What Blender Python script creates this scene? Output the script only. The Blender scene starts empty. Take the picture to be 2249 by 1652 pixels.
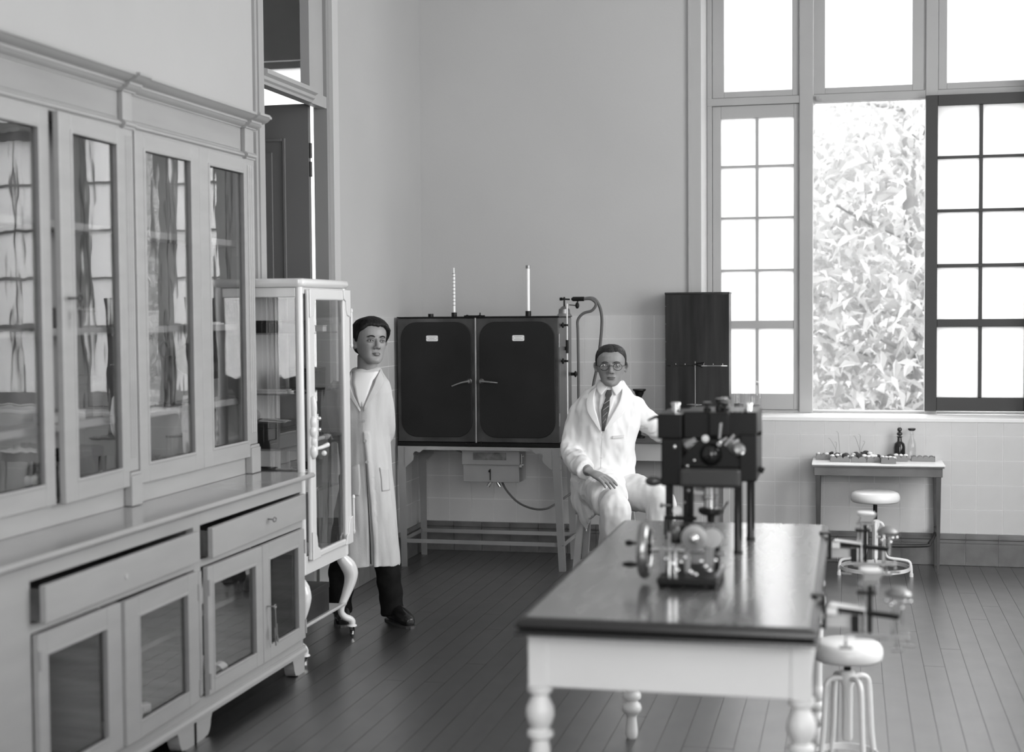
import bpy, bmesh, math, random
import numpy as np
from mathutils import Vector, Matrix, noise as mnoise
random.seed(7)
scene = bpy.context.scene
COL = scene.collection
PI = math.pi

# ------------------------------------------------------------------ camera
H_CAM = 1.57
yaw, pitch, roll = math.radians(13.05), math.radians(2.5), math.radians(0.44)
cam_data = bpy.data.cameras.new('camera'); cam = bpy.data.objects.new('camera', cam_data); COL.objects.link(cam)
cam_data.sensor_fit = 'HORIZONTAL'; cam_data.sensor_width = 36.0
cam_data.lens = 36.0 * 3200.0 / 2249.0
f0 = Vector((-math.sin(yaw), math.cos(yaw), 0)); r0 = Vector((math.cos(yaw), math.sin(yaw), 0)); u0 = Vector((0, 0, 1))
fw = f0*math.cos(pitch) - u0*math.sin(pitch); u1 = u0*math.cos(pitch) + f0*math.sin(pitch)
rt = r0*math.cos(roll) - u1*math.sin(roll); up = u1*math.cos(roll) + r0*math.sin(roll)
cam.matrix_world = Matrix(((rt.x, up.x, -fw.x, 0), (rt.y, up.y, -fw.y, 0), (rt.z, up.z, -fw.z, H_CAM), (0, 0, 0, 1)))
cam_data.dof.use_dof = True; cam_data.dof.focus_distance = 7.9; cam_data.dof.aperture_fstop = 1.9
cam_data.clip_end = 200
scene.camera = cam

# ------------------------------------------------------------------ sky, daylight through the room's windows, exposure
world = bpy.data.worlds.new('world'); scene.world = world; world.use_nodes = True
bgn = world.node_tree.nodes['Background']; bgn.inputs[0].default_value = (1, 1, 1, 1); bgn.inputs[1].default_value = 8.0
def portal(name, loc, rot, sx, sy):
    """daylight enters here: an area-light portal in the window opening guides the sky light in"""
    l = bpy.data.lights.new(name, 'AREA'); l.shape = 'RECTANGLE'; l.size = sx; l.size_y = sy; l.energy = 1; l.cycles.is_portal = True
    o = bpy.data.objects.new(name, l); COL.objects.link(o); o.location = loc; o.rotation_euler = rot; return o
portal('daylight_side_window', (2.49, 6.0, 2.3), (0, math.radians(90), 0), 2.8, 3.0)
portal('daylight_side_window', (2.49, 1.3, 2.0), (0, math.radians(90), 0), 1.8, 1.5)
portal('daylight_rear_window', (0.75, -1.59, 2.3), (math.radians(90), 0, 0), 2.7, 2.4)
portal('daylight_back_window', (0.115, 9.72, 1.92), (math.radians(-90), 0, 0), .7, 2.0)
scene.cycles.max_bounces = 10; scene.cycles.diffuse_bounces = 4; scene.cycles.glossy_bounces = 4; scene.cycles.transparent_max_bounces = 16; scene.cycles.transmission_bounces = 4
scene.cycles.caustics_reflective = False; scene.cycles.caustics_refractive = False
vs = scene.view_settings
vs.view_transform = 'Standard'; vs.look = 'None'; vs.gamma = 1.0; vs.exposure = 0.08; vs.use_curve_mapping = False

# ------------------------------------------------------------------ materials (all grey: the photograph is black and white)
MATS = {}
def mat(name, v, rough=0.5, metal=0.0, var=0.0, vscale=6.0, stretch=(1, 1, 1), bump=0.0, bscale=40.0, spec=0.5, coat=0.0, v2=None, detail=4.0):
    if name in MATS: return MATS[name]
    m = bpy.data.materials.new(name); m.use_nodes = True; nt = m.node_tree; b = nt.nodes['Principled BSDF']
    b.inputs['Base Color'].default_value = (v, v, v, 1); b.inputs['Roughness'].default_value = rough
    b.inputs['Metallic'].default_value = metal; b.inputs['Specular IOR Level'].default_value = spec
    if coat: b.inputs['Coat Weight'].default_value = coat; b.inputs['Coat Roughness'].default_value = 0.08
    if var or bump:
        tc = nt.nodes.new('ShaderNodeTexCoord'); mp = nt.nodes.new('ShaderNodeMapping'); mp.inputs['Scale'].default_value = stretch
        nt.links.new(tc.outputs['Object'], mp.inputs['Vector'])
    if var:
        n = nt.nodes.new('ShaderNodeTexNoise'); n.inputs['Scale'].default_value = vscale; n.inputs['Detail'].default_value = detail
        nt.links.new(mp.outputs[0], n.inputs['Vector'])
        cr = nt.nodes.new('ShaderNodeValToRGB'); lo = max(0, v*(1-var)); hi = v2 if v2 is not None else min(1, v*(1+var))
        cr.color_ramp.elements[0].color = (lo, lo, lo, 1); cr.color_ramp.elements[1].color = (hi, hi, hi, 1)
        cr.color_ramp.elements[0].position = 0.3; cr.color_ramp.elements[1].position = 0.7
        nt.links.new(n.outputs[0], cr.inputs[0]); nt.links.new(cr.outputs[0], b.inputs['Base Color'])
    if bump:
        n2 = nt.nodes.new('ShaderNodeTexNoise'); n2.inputs['Scale'].default_value = bscale; n2.inputs['Detail'].default_value = 3
        nt.links.new(mp.outputs[0], n2.inputs['Vector'])
        bp = nt.nodes.new('ShaderNodeBump'); bp.inputs['Strength'].default_value = bump; bp.inputs['Distance'].default_value = 0.01
        nt.links.new(n2.outputs[0], bp.inputs['Height']); nt.links.new(bp.outputs[0], b.inputs['Normal'])
    MATS[name] = m; return m
def glass_mat(name, tint=0.95, wavy=0.0, ior=1.5, boost=1.0):
    m = bpy.data.materials.new(name); m.use_nodes = True; nt = m.node_tree; nt.nodes.clear()
    out = nt.nodes.new('ShaderNodeOutputMaterial'); mix = nt.nodes.new('ShaderNodeMixShader')
    tr = nt.nodes.new('ShaderNodeBsdfTransparent'); tr.inputs[0].default_value = (tint, tint, tint, 1)
    gl = nt.nodes.new('ShaderNodeBsdfGlossy'); gl.inputs['Roughness'].default_value = 0.0; gl.inputs[0].default_value = (1, 1, 1, 1)
    # Schlick reflectance, the same from both sides of the pane
    ge = nt.nodes.new('ShaderNodeNewGeometry'); dp = nt.nodes.new('ShaderNodeVectorMath'); dp.operation = 'DOT_PRODUCT'
    nt.links.new(ge.outputs['Incoming'], dp.inputs[0]); nt.links.new(ge.outputs['Normal'], dp.inputs[1])
    def mth(op, a, b=None):
        n_ = nt.nodes.new('ShaderNodeMath'); n_.operation = op
        for i_, q in enumerate((a, b)):
            if q is None: continue
            if isinstance(q, (int, float)): n_.inputs[i_].default_value = q
            else: nt.links.new(q, n_.inputs[i_])
        return n_.outputs[0]
    r_0 = ((ior-1)/(ior+1))**2*boost
    om = mth('SUBTRACT', 1.0, mth('ABSOLUTE', dp.outputs['Value'])); fac = mth('ADD', mth('MULTIPLY', mth('POWER', om, 5.0), 1-r_0), r_0)
    nt.links.new(fac, mix.inputs[0])
    nt.links.new(tr.outputs[0], mix.inputs[1]); nt.links.new(gl.outputs[0], mix.inputs[2]); nt.links.new(mix.outputs[0], out.inputs[0])
    if wavy:
        tc = nt.nodes.new('ShaderNodeTexCoord'); mp = nt.nodes.new('ShaderNodeMapping'); mp.inputs['Scale'].default_value = (1, 1, 0.35)
        n = nt.nodes.new('ShaderNodeTexNoise'); n.inputs['Scale'].default_value = 9; n.inputs['Detail'].default_value = 2
        bp = nt.nodes.new('ShaderNodeBump'); bp.inputs['Strength'].default_value = wavy; bp.inputs['Distance'].default_value = 0.0007
        nt.links.new(tc.outputs['Object'], mp.inputs[0]); nt.links.new(mp.outputs[0], n.inputs[0]); nt.links.new(n.outputs[0], bp.inputs['Height'])
        nt.links.new(bp.outputs[0], gl.inputs['Normal'])
    MATS[name] = m; return m
def frosted_mat(name, v=0.85):
    m = bpy.data.materials.new(name); m.use_nodes = True; nt = m.node_tree; nt.nodes.clear()
    out = nt.nodes.new('ShaderNodeOutputMaterial'); mix = nt.nodes.new('ShaderNodeMixShader'); mix.inputs[0].default_value = 0.12
    tr = nt.nodes.new('ShaderNodeBsdfTranslucent'); tr.inputs[0].default_value = (v, v, v, 1)
    df = nt.nodes.new('ShaderNodeBsdfDiffuse'); df.inputs[0].default_value = (v, v, v, 1)
    nt.links.new(tr.outputs[0], mix.inputs[1]); nt.links.new(df.outputs[0], mix.inputs[2]); nt.links.new(mix.outputs[0], out.inputs[0])
    MATS[name] = m; return m

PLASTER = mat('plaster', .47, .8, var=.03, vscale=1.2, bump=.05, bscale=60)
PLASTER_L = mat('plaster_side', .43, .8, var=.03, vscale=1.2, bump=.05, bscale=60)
CEIL = mat('ceiling_white', .7, .9)
TILE = mat('dado_tile', .59, .22, var=.10, vscale=1.6)
GROUT = mat('grout', .80, .9)
BASET = mat('base_tile', .13, .35, var=.35, vscale=7)
PAINT = mat('cabinet_paint', .345, .35, var=.05, vscale=3, stretch=(1, 1, 6))
PAINT_TOP = mat('worktop_paint', .36, .12, var=.05, vscale=3, spec=.6)
DOORP = mat('door_paint', .15, .5, var=.06, vscale=2)
FRAMEP = mat('window_paint', .36, .5, var=.04, vscale=3)
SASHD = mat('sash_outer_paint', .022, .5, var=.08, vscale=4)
TRIM = mat('wall_trim_paint', .40, .6)
ENAMEL = mat('white_enamel', .70, .15, spec=.6)
WHITE = mat('white_gloss', .82, .25)
DARKW = mat('dark_wood', .022, .45, spec=.3, var=.5, vscale=5, stretch=(1, 1, .15), bump=.05)
INTW = mat('inner_wood', .16, .6, var=.35, vscale=9, stretch=(.3, .3, 3))
INTL = mat('inner_paint', .26, .6)
BLACK = mat('black_metal', .008, .36, spec=.22)
BLACKM = mat('black_matte', .014, .55, var=.3, vscale=3, v2=.024)
LACQ = mat('black_lacquer', .010, .12, spec=.5)
GREYM = mat('grey_metal', .30, .4, var=.1, vscale=5)
STEEL = mat('bright_steel', .75, .16, metal=1)
BRASS = mat('worn_brass', .55, .25, metal=1)
DULLM = mat('dull_metal', .28, .42, metal=.9, var=.35, vscale=4)
RUBBER = mat('rubber_hose', .10, .6)
PAPER = mat('white_paper', .80, .7)
CARDB = mat('cardboard', .42, .8, var=.1)
LINEN = mat('linen', .5, .9, var=.08)
GLASS = glass_mat('window_glass', .96)
GLASSW = glass_mat('old_wavy_glass', .90, wavy=.9, boost=2.6)
GLASSC = glass_mat('clear_glass', .93, ior=1.45)
FROST = frosted_mat('frosted_glass', .88)

# ------------------------------------------------------------------ geometry helpers
def M3(rx=0, ry=0, rz=0):
    return Matrix.Rotation(rz, 3, 'Z') @ Matrix.Rotation(ry, 3, 'Y') @ Matrix.Rotation(rx, 3, 'X')
class MB:
    def __init__(s): s.v = []; s.f = []
    def add(s, vs, fs):
        o = len(s.v); s.v += [tuple(v) for v in vs]; s.f += [tuple(i+o for i in f) for f in fs]; return s
    def box(s, x0, x1, y0, y1, z0, z1):
        if x0 > x1: x0, x1 = x1, x0
        if y0 > y1: y0, y1 = y1, y0
        if z0 > z1: z0, z1 = z1, z0
        return s.add([(x0,y0,z0),(x1,y0,z0),(x1,y1,z0),(x0,y1,z0),(x0,y0,z1),(x1,y0,z1),(x1,y1,z1),(x0,y1,z1)],
              [(0,3,2,1),(4,5,6,7),(0,1,5,4),(1,2,6,5),(2,3,7,6),(3,0,4,7)])
    def obox(s, c, size, R):
        hx, hy, hz = size[0]/2, size[1]/2, size[2]/2; c = Vector(c)
        vs = [c + R @ Vector((a*hx, b*hy, d*hz)) for d in (-1,1) for a, b in ((-1,-1),(1,-1),(1,1),(-1,1))]
        return s.add(vs, [(0,3,2,1),(4,5,6,7),(0,1,5,4),(1,2,6,5),(2,3,7,6),(3,0,4,7)])
    def prism(s, poly, axis, a, b):
        # poly: list of 2d points; axis 'x': (y,z); 'y': (x,z); 'z': (x,y)
        n = len(poly)
        def P(p, t): return {'x': (t, p[0], p[1]), 'y': (p[0], t, p[1]), 'z': (p[0], p[1], t)}[axis]
        vs = [P(p, a) for p in poly] + [P(p, b) for p in poly]
        fs = [tuple(range(n))[::-1], tuple(range(n, 2*n))] + [(i, (i+1) % n, n+(i+1) % n, n+i) for i in range(n)]
        return s.add(vs, fs)
    def lathe(s, prof, c=(0,0,0), R=None, n=24, cap=True):
        c = Vector(c); R = R or Matrix.Identity(3); vs = []; fs = []; k = len(prof)
        for (r, z) in prof:
            for j in range(n):
                a = 2*PI*j/n; vs.append(c + R @ Vector((r*math.cos(a), r*math.sin(a), z)))
        for i in range(k-1):
            for j in range(n):
                j2 = (j+1) % n; fs.append((i*n+j, i*n+j2, (i+1)*n+j2, (i+1)*n+j))
        if cap:
            fs.append(tuple(range(n))[::-1]); fs.append(tuple((k-1)*n+j for j in range(n)))
        return s.add(vs, fs)
    def cyl(s, p0, p1, r0, r1=None, n=14):
        p0, p1 = Vector(p0), Vector(p1); d = p1-p0; q = Vector((0,0,1)).rotation_difference(d.normalized()).to_matrix()
        return s.lathe([(r0, 0), (r0 if r1 is None else r1, d.length)], p0, q, n)
    def tube(s, pts, r, n=8, closed=False, sub=0, ell=None):
        P = [Vector(p) for p in pts]
        rad = list(r) if isinstance(r, (list, tuple)) else [r]*len(P)
        if sub:
            P2 = []; R2 = []
            m = len(P)
            for i in range(m-1):
                p0 = P[max(i-1,0)]; p1 = P[i]; p2 = P[i+1]; p3 = P[min(i+2,m-1)]
                for k in range(sub):
                    t = k/sub
                    P2.append(0.5*((2*p1)+(p2-p0)*t+(2*p0-5*p1+4*p2-p3)*t*t+(3*p1-p0-3*p2+p3)*t**3)); R2.append(rad[i]*(1-t)+rad[i+1]*t)
            P2.append(P[-1]); R2.append(rad[-1]); P, rad = P2, R2
        m = len(P); T = []
        for i in range(m):
            a = P[i-1] if (i > 0 or closed) else P[i]; b = P[(i+1) % m] if (i < m-1 or closed) else P[i]
            t = (b-a); T.append(t.normalized() if t.length > 1e-9 else Vector((0,0,1)))
        u = T[0].orthogonal().normalized(); vs = []; fs = []
        if ell: u = (Vector(ell[2]) - T[0]*T[0].dot(Vector(ell[2]))).normalized()
        for i in range(m):
            if i > 0:
                u = T[i-1].rotation_difference(T[i]) @ u; u = (u - T[i]*u.dot(T[i])).normalized()
            w = T[i].cross(u); ea, eb = (ell[0], ell[1]) if ell else (1, 1)
            for j in range(n):
                a = 2*PI*j/n; vs.append(P[i] + (u*math.cos(a)*ea + w*math.sin(a)*eb)*rad[i])
        for i in range(m if closed else m-1):
            i2 = (i+1) % m
            for j in range(n):
                j2 = (j+1) % n; fs.append((i*n+j, i*n+j2, i2*n+j2, i2*n+j))
        if not closed:
            fs.append(tuple(range(n))[::-1]); fs.append(tuple((m-1)*n+j for j in range(n)))
        return s.add(vs, fs)
    def ell(s, c, rad, R=None, nu=16, nv=10):
        c = Vector(c); R = R or Matrix.Identity(3); vs = [c + R @ Vector((0,0,-rad[2]))]; fs = []
        for i in range(1, nv):
            th = -PI/2 + PI*i/nv
            for j in range(nu):
                a = 2*PI*j/nu; vs.append(c + R @ Vector((rad[0]*math.cos(th)*math.cos(a), rad[1]*math.cos(th)*math.sin(a), rad[2]*math.sin(th))))
        vs.append(c + R @ Vector((0,0,rad[2]))); top = len(vs)-1
        for j in range(nu): fs.append((0, 1+(j+1) % nu, 1+j)); fs.append((top, 1+(nv-2)*nu+j, 1+(nv-2)*nu+(j+1) % nu))
        for i in range(nv-2):
            for j in range(nu):
                j2 = (j+1) % nu; a = 1+i*nu; fs.append((a+j, a+j2, a+nu+j2, a+nu+j))
        return s.add(vs, fs)
    def loft(s, rings, cap=True):
        n = len(rings[0]); vs = [p for r in rings for p in r]; fs = []
        for i in range(len(rings)-1):
            for j in range(n):
                j2 = (j+1) % n; fs.append((i*n+j, i*n+j2, (i+1)*n+j2, (i+1)*n+j))
        if cap: fs.append(tuple(range(n))[::-1]); fs.append(tuple((len(rings)-1)*n+j for j in range(n)))
        return s.add(vs, fs)
def root_loc(o):
    l = Vector((0,0,0))
    while o is not None: l += o.location; o = o.parent
    return l
def mesh(name, mb, off=Vector((0,0,0)), smooth=None):
    me = bpy.data.meshes.new(name); me.from_pydata([(v[0]-off.x, v[1]-off.y, v[2]-off.z) for v in mb.v], [], mb.f); me.update()
    bm = bmesh.new(); bm.from_mesh(me); bmesh.ops.recalc_face_normals(bm, faces=bm.faces); bm.to_mesh(me); bm.free()
    if smooth is not None:
        me.shade_smooth(); me.set_sharp_from_angle(angle=math.radians(smooth))
    return me
def build(name, mb, m, parent=None, smooth=None, bevel=0.0, local=False, loc=None, rot=None):
    """one mesh object; mb in world coordinates (or in the parent's own frame when local)"""
    base = root_loc(parent) if parent is not None else Vector((0,0,0))
    if loc is not None and not local: off = Vector(loc)
    elif local: off = Vector((0,0,0))
    else: off = base
    me = mesh(name, mb, off, smooth); me.materials.append(m)
    o = bpy.data.objects.new(name, me); COL.objects.link(o)
    if parent is not None: o.parent = parent
    if loc is not None: o.location = (Vector(loc) - base) if not local else loc
    if rot is not None: o.rotation_euler = rot
    if bevel:
        bv = o.modifiers.new('bevel', 'BEVEL'); bv.width = bevel; bv.segments = 2; bv.limit_method = 'ANGLE'; bv.angle_limit = math.radians(40)
    return o
def split_mb(mb):
    par = list(range(len(mb.v)))
    def find(a):
        while par[a] != a: par[a] = par[par[a]]; a = par[a]
        return a
    for f in mb.f:
        r = find(f[0])
        for q in f[1:]: par[find(q)] = r
    groups = {}
    for f in mb.f: groups.setdefault(find(f[0]), []).append(f)
    out = []
    for fs in groups.values():
        idx = {}; m = MB()
        for f in fs:
            nf = []
            for q in f:
                if q not in idx: idx[q] = len(m.v); m.v.append(mb.v[q])
                nf.append(idx[q])
            m.f.append(tuple(nf))
        out.append(m)
    return out
def pieces(name, mb, m, parent=None, **k):
    """each connected piece becomes a part of its own"""
    return [build(name, q, m, parent, **k) for q in split_mb(mb)]
def tag(o, label=None, cat=None, group=None, kind=None):
    if label: o['label'] = label
    if cat: o['category'] = cat
    if group: o['group'] = group
    if kind: o['kind'] = kind
    return o
def thing(name, label, cat, loc=(0,0,0), rz=0.0, group=None):
    o = bpy.data.objects.new(name, None); o.empty_display_size = .05; COL.objects.link(o); o.location = loc; o.rotation_euler = (0, 0, rz)
    return tag(o, label, cat, group)
def inst(name, me, parent, loc, rot=None, scale=None):
    """a further piece sharing mesh data; loc in world coordinates"""
    o = bpy.data.objects.new(name, me); COL.objects.link(o); o.parent = parent
    o.location = Vector(loc) - (root_loc(parent) if parent else Vector((0,0,0)))
    if rot: o.rotation_euler = rot
    if scale: o.scale = scale
    return o
def copy_tree(src, loc, rz=None, label=None, parent=None):
    c = src.copy(); COL.objects.link(c); c.location = loc
    if rz is not None: c.rotation_euler = (0, 0, rz)
    if label: c['label'] = label
    if parent: c.parent = parent
    def rec(a, b):
        for ch in list(a.children):
            d = ch.copy(); COL.objects.link(d); d.parent = b; d.matrix_parent_inverse = ch.matrix_parent_inverse.copy(); rec(ch, d)
    rec(src, c); return c
def frame_mb(mb, axis, c0, c1, a0, a1, z0, z1, w, wt=None, wb=None):
    """four-member frame: thickness c0..c1 along axis ('x' or 'y'), extent a0..a1 x z0..z1"""
    wt = wt or w; wb = wb or w
    def bx(p0, p1, q0, q1):
        if axis == 'x': mb.box(c0, c1, p0, p1, q0, q1)
        else: mb.box(p0, p1, c0, c1, q0, q1)
    bx(a0, a0+w, z0, z1); bx(a1-w, a1, z0, z1); bx(a0+w, a1-w, z1-wt, z1); bx(a0+w, a1-w, z0, z0+wb)
    return mb

# ================================================================== THE ROOM
XL, YB, ZC, XR, YR = -2.755, 9.26, 4.3, 2.5, -1.6
floor = tag(build('floor', MB().box(-2.755, XR, YR, YB+.3, -.06, -.0021), mat('subfloor', .10, .9)), kind='structure')
def plank_mat():
    m = bpy.data.materials.new('floor_plank'); m.use_nodes = True; nt = m.node_tree; b = nt.nodes['Principled BSDF']
    tc = nt.nodes.new('ShaderNodeTexCoord'); mp = nt.nodes.new('ShaderNodeMapping'); mp.inputs['Scale'].default_value = (14, .8, 1)
    oi = nt.nodes.new('ShaderNodeObjectInfo'); n = nt.nodes.new('ShaderNodeTexNoise'); n.inputs['Scale'].default_value = 3; n.inputs['Detail'].default_value = 6
    n.noise_dimensions = '4D'; mm = nt.nodes.new('ShaderNodeMath'); mm.operation = 'MULTIPLY'; mm.inputs[1].default_value = 20
    nt.links.new(oi.outputs['Random'], mm.inputs[0]); nt.links.new(mm.outputs[0], n.inputs['W'])
    nt.links.new(tc.outputs['Object'], mp.inputs[0]); nt.links.new(mp.outputs[0], n.inputs['Vector'])
    cr = nt.nodes.new('ShaderNodeValToRGB'); cr.color_ramp.elements[0].position = .3; cr.color_ramp.elements[1].position = .75
    cr.color_ramp.elements[0].color = (.010, .010, .010, 1); cr.color_ramp.elements[1].color = (.024, .024, .024, 1)
    nt.links.new(n.outputs[0], cr.inputs[0])
    mr = nt.nodes.new('ShaderNodeMapRange'); mr.inputs['To Min'].default_value = .88; mr.inputs['To Max'].default_value = 1.15
    nt.links.new(oi.outputs['Random'], mr.inputs[0]); mx = nt.nodes.new('ShaderNodeMix'); mx.data_type = 'RGBA'; mx.blend_type = 'MULTIPLY'; mx.inputs[0].default_value = 1
    nt.links.new(cr.outputs[0], mx.inputs[6]); nt.links.new(mr.outputs[0], mx.inputs[7]); nt.links.new(mx.outputs[2], b.inputs['Base Color'])
    n2 = nt.nodes.new('ShaderNodeTexNoise'); n2.inputs['Scale'].default_value = 6; n2.inputs['Detail'].default_value = 5
    nt.links.new(tc.outputs['Object'], n2.inputs['Vector'])
    r2 = nt.nodes.new('ShaderNodeMapRange'); r2.inputs['To Min'].default_value = .22; r2.inputs['To Max'].default_value = .42
    nt.links.new(n2.outputs[0], r2.inputs[0]); nt.links.new(r2.outputs[0], b.inputs['Roughness'])
    b.inputs['Specular IOR Level'].default_value = .5; b.inputs['Coat Weight'].default_value = 1.0; b.inputs['Coat Roughness'].default_value = .36; b.inputs['Coat IOR'].default_value = 2.05
    return m
PLANK = plank_mat()
pw = .0905
pmesh = {}
x = -2.755
k = 0
while x < XR - .01:
    y = YR; cuts = [YR] + sorted(random.Random(k).sample([1.0+.35*i for i in range(22)], 2)) + [YB]
    for i in range(len(cuts)-1):
        L = round(cuts[i+1]-cuts[i], 3)
        if cuts[i+1] < 2.2 and False: continue
        if L not in pmesh:
            e = .0009
            me = mesh('plank', MB().box(e, pw-e, e, L-e, -.002, 0)); me.materials.append(PLANK); pmesh[L] = me
        inst('plank', pmesh[L], floor, (x, cuts[i], 0))
    x += pw; k += 1
# ceiling
tag(build('ceiling', MB().box(-3.05, XR, YR, YB+.42, ZC, ZC+.1), CEIL), kind='structure')
# back wall, window opening X -0.91..1.17, z 0.905..3.75
WX0, WX1, WZ0, WZ1 = -.912, 1.17, .905, 3.75
bw = MB().box(XL-.3, WX0, YB, YB+.42, -.05, ZC).box(WX1, XR+.1, YB, YB+.42, -.05, ZC).box(WX0, WX1, YB, YB+.42, -.05, WZ0-.025).box(WX0, WX1, YB, YB+.42, WZ1, ZC)
wall_back = tag(build('wall_back', bw, PLASTER), kind='structure')
grout = build('grout_bed', MB().box(XL, WX0, YB-.0100, YB, .196, 1.5445).box(WX0, WX1, YB-.0100, YB, .196, WZ0-.026).box(WX1, XR, YB-.0100, YB, .196, 1.5445), GROUT, wall_back)
P_T = .15; tme = mesh('dado_tile', MB().box(.0017, P_T-.0017, -.0118, -.003, .0017, P_T-.0017)); tme.materials.append(TILE)
txs = -1.3635 - .1515*9      # grout line measured at X = -1.3635
cols = [-1.3635 + .1515*i for i in range(-9, 25)]
for cx in cols:
    for r in range(9):
        z0 = .196 + r*P_T
        if cx+P_T > WX0 and cx < WX1 and z0+P_T > WZ0:
            continue
        inst('dado_tile', tme, wall_back, (cx, YB, z0), scale=(1.01, 1, 1))
# cut tiles: next to the corner, under the sill and beside the window
cutm = mesh('cut_tile', MB().box(.0012, .1388, -.012, -.003, .0012, .107)); cutm.materials.append(TILE)
for cx in cols:
    if cx+P_T > WX0+.02 and cx < WX1-.02: inst('cut_tile', cutm, wall_back, (cx, YB, .196+4*P_T), scale=(1.08, 1, .9))
cutw = mesh('cut_tile', MB().box(.0012, .0600, -.012, -.003, .0012, P_T-.0012)); cutw.materials.append(TILE)
for r in range(4, 9): inst('cut_tile', cutw, wall_back, (-1.3635+.1515*2, YB, .196+r*P_T), scale=(2.4, 1, 1))
# left wall with a doorway Y 6.585..7.545, z 0..3.6
DY0, DY1, DZ = 6.585, 7.545, 3.7
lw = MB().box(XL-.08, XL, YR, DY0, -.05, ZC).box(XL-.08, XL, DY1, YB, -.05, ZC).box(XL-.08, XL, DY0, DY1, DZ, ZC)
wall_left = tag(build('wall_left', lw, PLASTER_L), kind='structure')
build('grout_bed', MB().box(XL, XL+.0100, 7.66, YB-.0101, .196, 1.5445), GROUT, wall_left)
tml = mesh('dado_tile_side', MB().box(.003, .0118, .0017, P_T-.0017, .0017, P_T-.0017)); tml.materials.append(TILE)
for i in range(10):
    for r in range(9):
        inst('dado_tile', tml, wall_left, (XL, YB-.012-(i+1)*.1515, .196+r*P_T))
# tiled baseboards
bb = tag(build('baseboard_back', MB().box(XL, XR, YB-.006, YB, 0, .196), GROUT), kind='structure')
b1 = mesh('base_tile', MB().box(.001, .189, -.016, -.004, .002, .137)); b1.materials.append(BASET)
b2 = mesh('cap_tile', MB().prism([(-.020, .139), (-.020, .158), (-.026, .163), (-.026, .172), (-.016, .186), (-.012, .194), (-.004, .194), (-.004, .139)], 'x', .001, .189)); b2.materials.append(BASET)
for i in range(27):
    inst('base_tile', b1, bb, (XL+.02+i*.1905, YB, 0)); inst('cap_tile', b2, bb, (XL+.02+i*.1905, YB, 0))
bl = tag(build('baseboard_left', MB().box(XL, XL+.006, 7.66, YB-.006, 0, .196), GROUT), kind='structure')
for i in range(8):
    inst('base_tile', b1, bl, (XL, YB-.03-(i+1)*.1905, 0), rot=(0, 0, PI/2)); inst('cap_tile', b2, bl, (XL, YB-.03-(i+1)*.1905, 0), rot=(0, 0, PI/2))
# right wall with two window openings, rear wall with one (behind the camera)
SW = ((.55, 2.05, 1.1, 2.9), (4.5, 7.5, .9, 3.7))        # side windows: y0, y1, z0, z1
rwm = MB().box(XR, XR+.1, YR, .55, 0, ZC).box(XR, XR+.1, 2.05, 4.5, 0, ZC).box(XR, XR+.1, 7.5, YB+.42, 0, ZC)
for a, b, z0, z1 in SW: rwm.box(XR, XR+.1, a, b, 0, z0).box(XR, XR+.1, a, b, z1, ZC)
tag(build('wall_right', rwm, PLASTER), kind='structure')
rrm = MB().box(XL-.3, -.45, YR-.1, YR, 0, ZC).box(1.95, XR+.1, YR-.1, YR, 0, ZC).box(-.45, 1.95, YR-.1, YR, 0, .95).box(-.45, 1.95, YR-.1, YR, 3.65, ZC)
tag(build('wall_rear', rrm, PLASTER), kind='structure')
# ---- trims
def st(name, mb, m, **k): return tag(build(name, mb, m, **k), kind='structure')
st('trim_1', MB().box(-.992, WX0-.001, YB-.012, YB+.001, 1.55, 3.85).box(-.992, -.975, YB-.020, YB-.012, 1.55, 3.85), TRIM)
# doorway: casing, reveal lining, transom bar, transom frame
st('trim_2', MB().box(XL, XL+.014, 6.495, 6.52, 0, 3.8).box(XL, XL+.022, 6.52, 6.584, 0, 3.8), FRAMEP)
st('trim_3', MB().box(XL, XL+.012, 7.60, 7.66, 0, 3.8).box(XL, XL+.020, 7.546, 7.60, 0, 3.8), mat('far_casing_paint', .5, .5))
st('trim_4', MB().box(XL-.078, XL-.001, 7.505, 7.544, 0, 3.69), mat('door_lining_paint', .26, .6))
# ---- the window in the back wall (set back 0.41 m)
YW = 9.62
def wx(X): return X*(YW/9.26)
def wz(Z): return 1.57+(Z-1.57)*(YW/9.26)
win = MB()
y0, y1 = YW, YW+.06
ZB = wz(.945); ZT = 3.74
for a, b in ((WX0+.001, wx(-.80)), (wx(-.34), wx(-.225)), (wx(.44), wx(.575)), (wx(1.05), WX1-.001)): pass
# outer frame and mullions
win.box(WX0+.001, wx(-.845), y0, y1+.02, WZ0, ZT)                 # left post
win.box(wx(-.305), wx(-.222), y0-.012, y1+.02, WZ0, ZT)            # mullion left of the opening
win.box(wx(.448), wx(.52), y0-.012, y1+.02, WZ0, ZT)               # mullion right of the opening
win.box(WX1-.05, WX1-.001, y0, y1+.02, WZ0, ZT)
win.box(WX0+.001, WX1-.001, y0-.006, y1+.02, wz(2.853), wz(2.90))   # transom rail
win.box(WX0+.001, WX1-.001, y0, y1+.02, ZT-.05, ZT)
win.box(WX0+.001, WX1-.001, y0, y1+.02, WZ0, ZB)
window_1 = tag(build('window_1', win, FRAMEP, bevel=.004), kind='structure')
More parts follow.
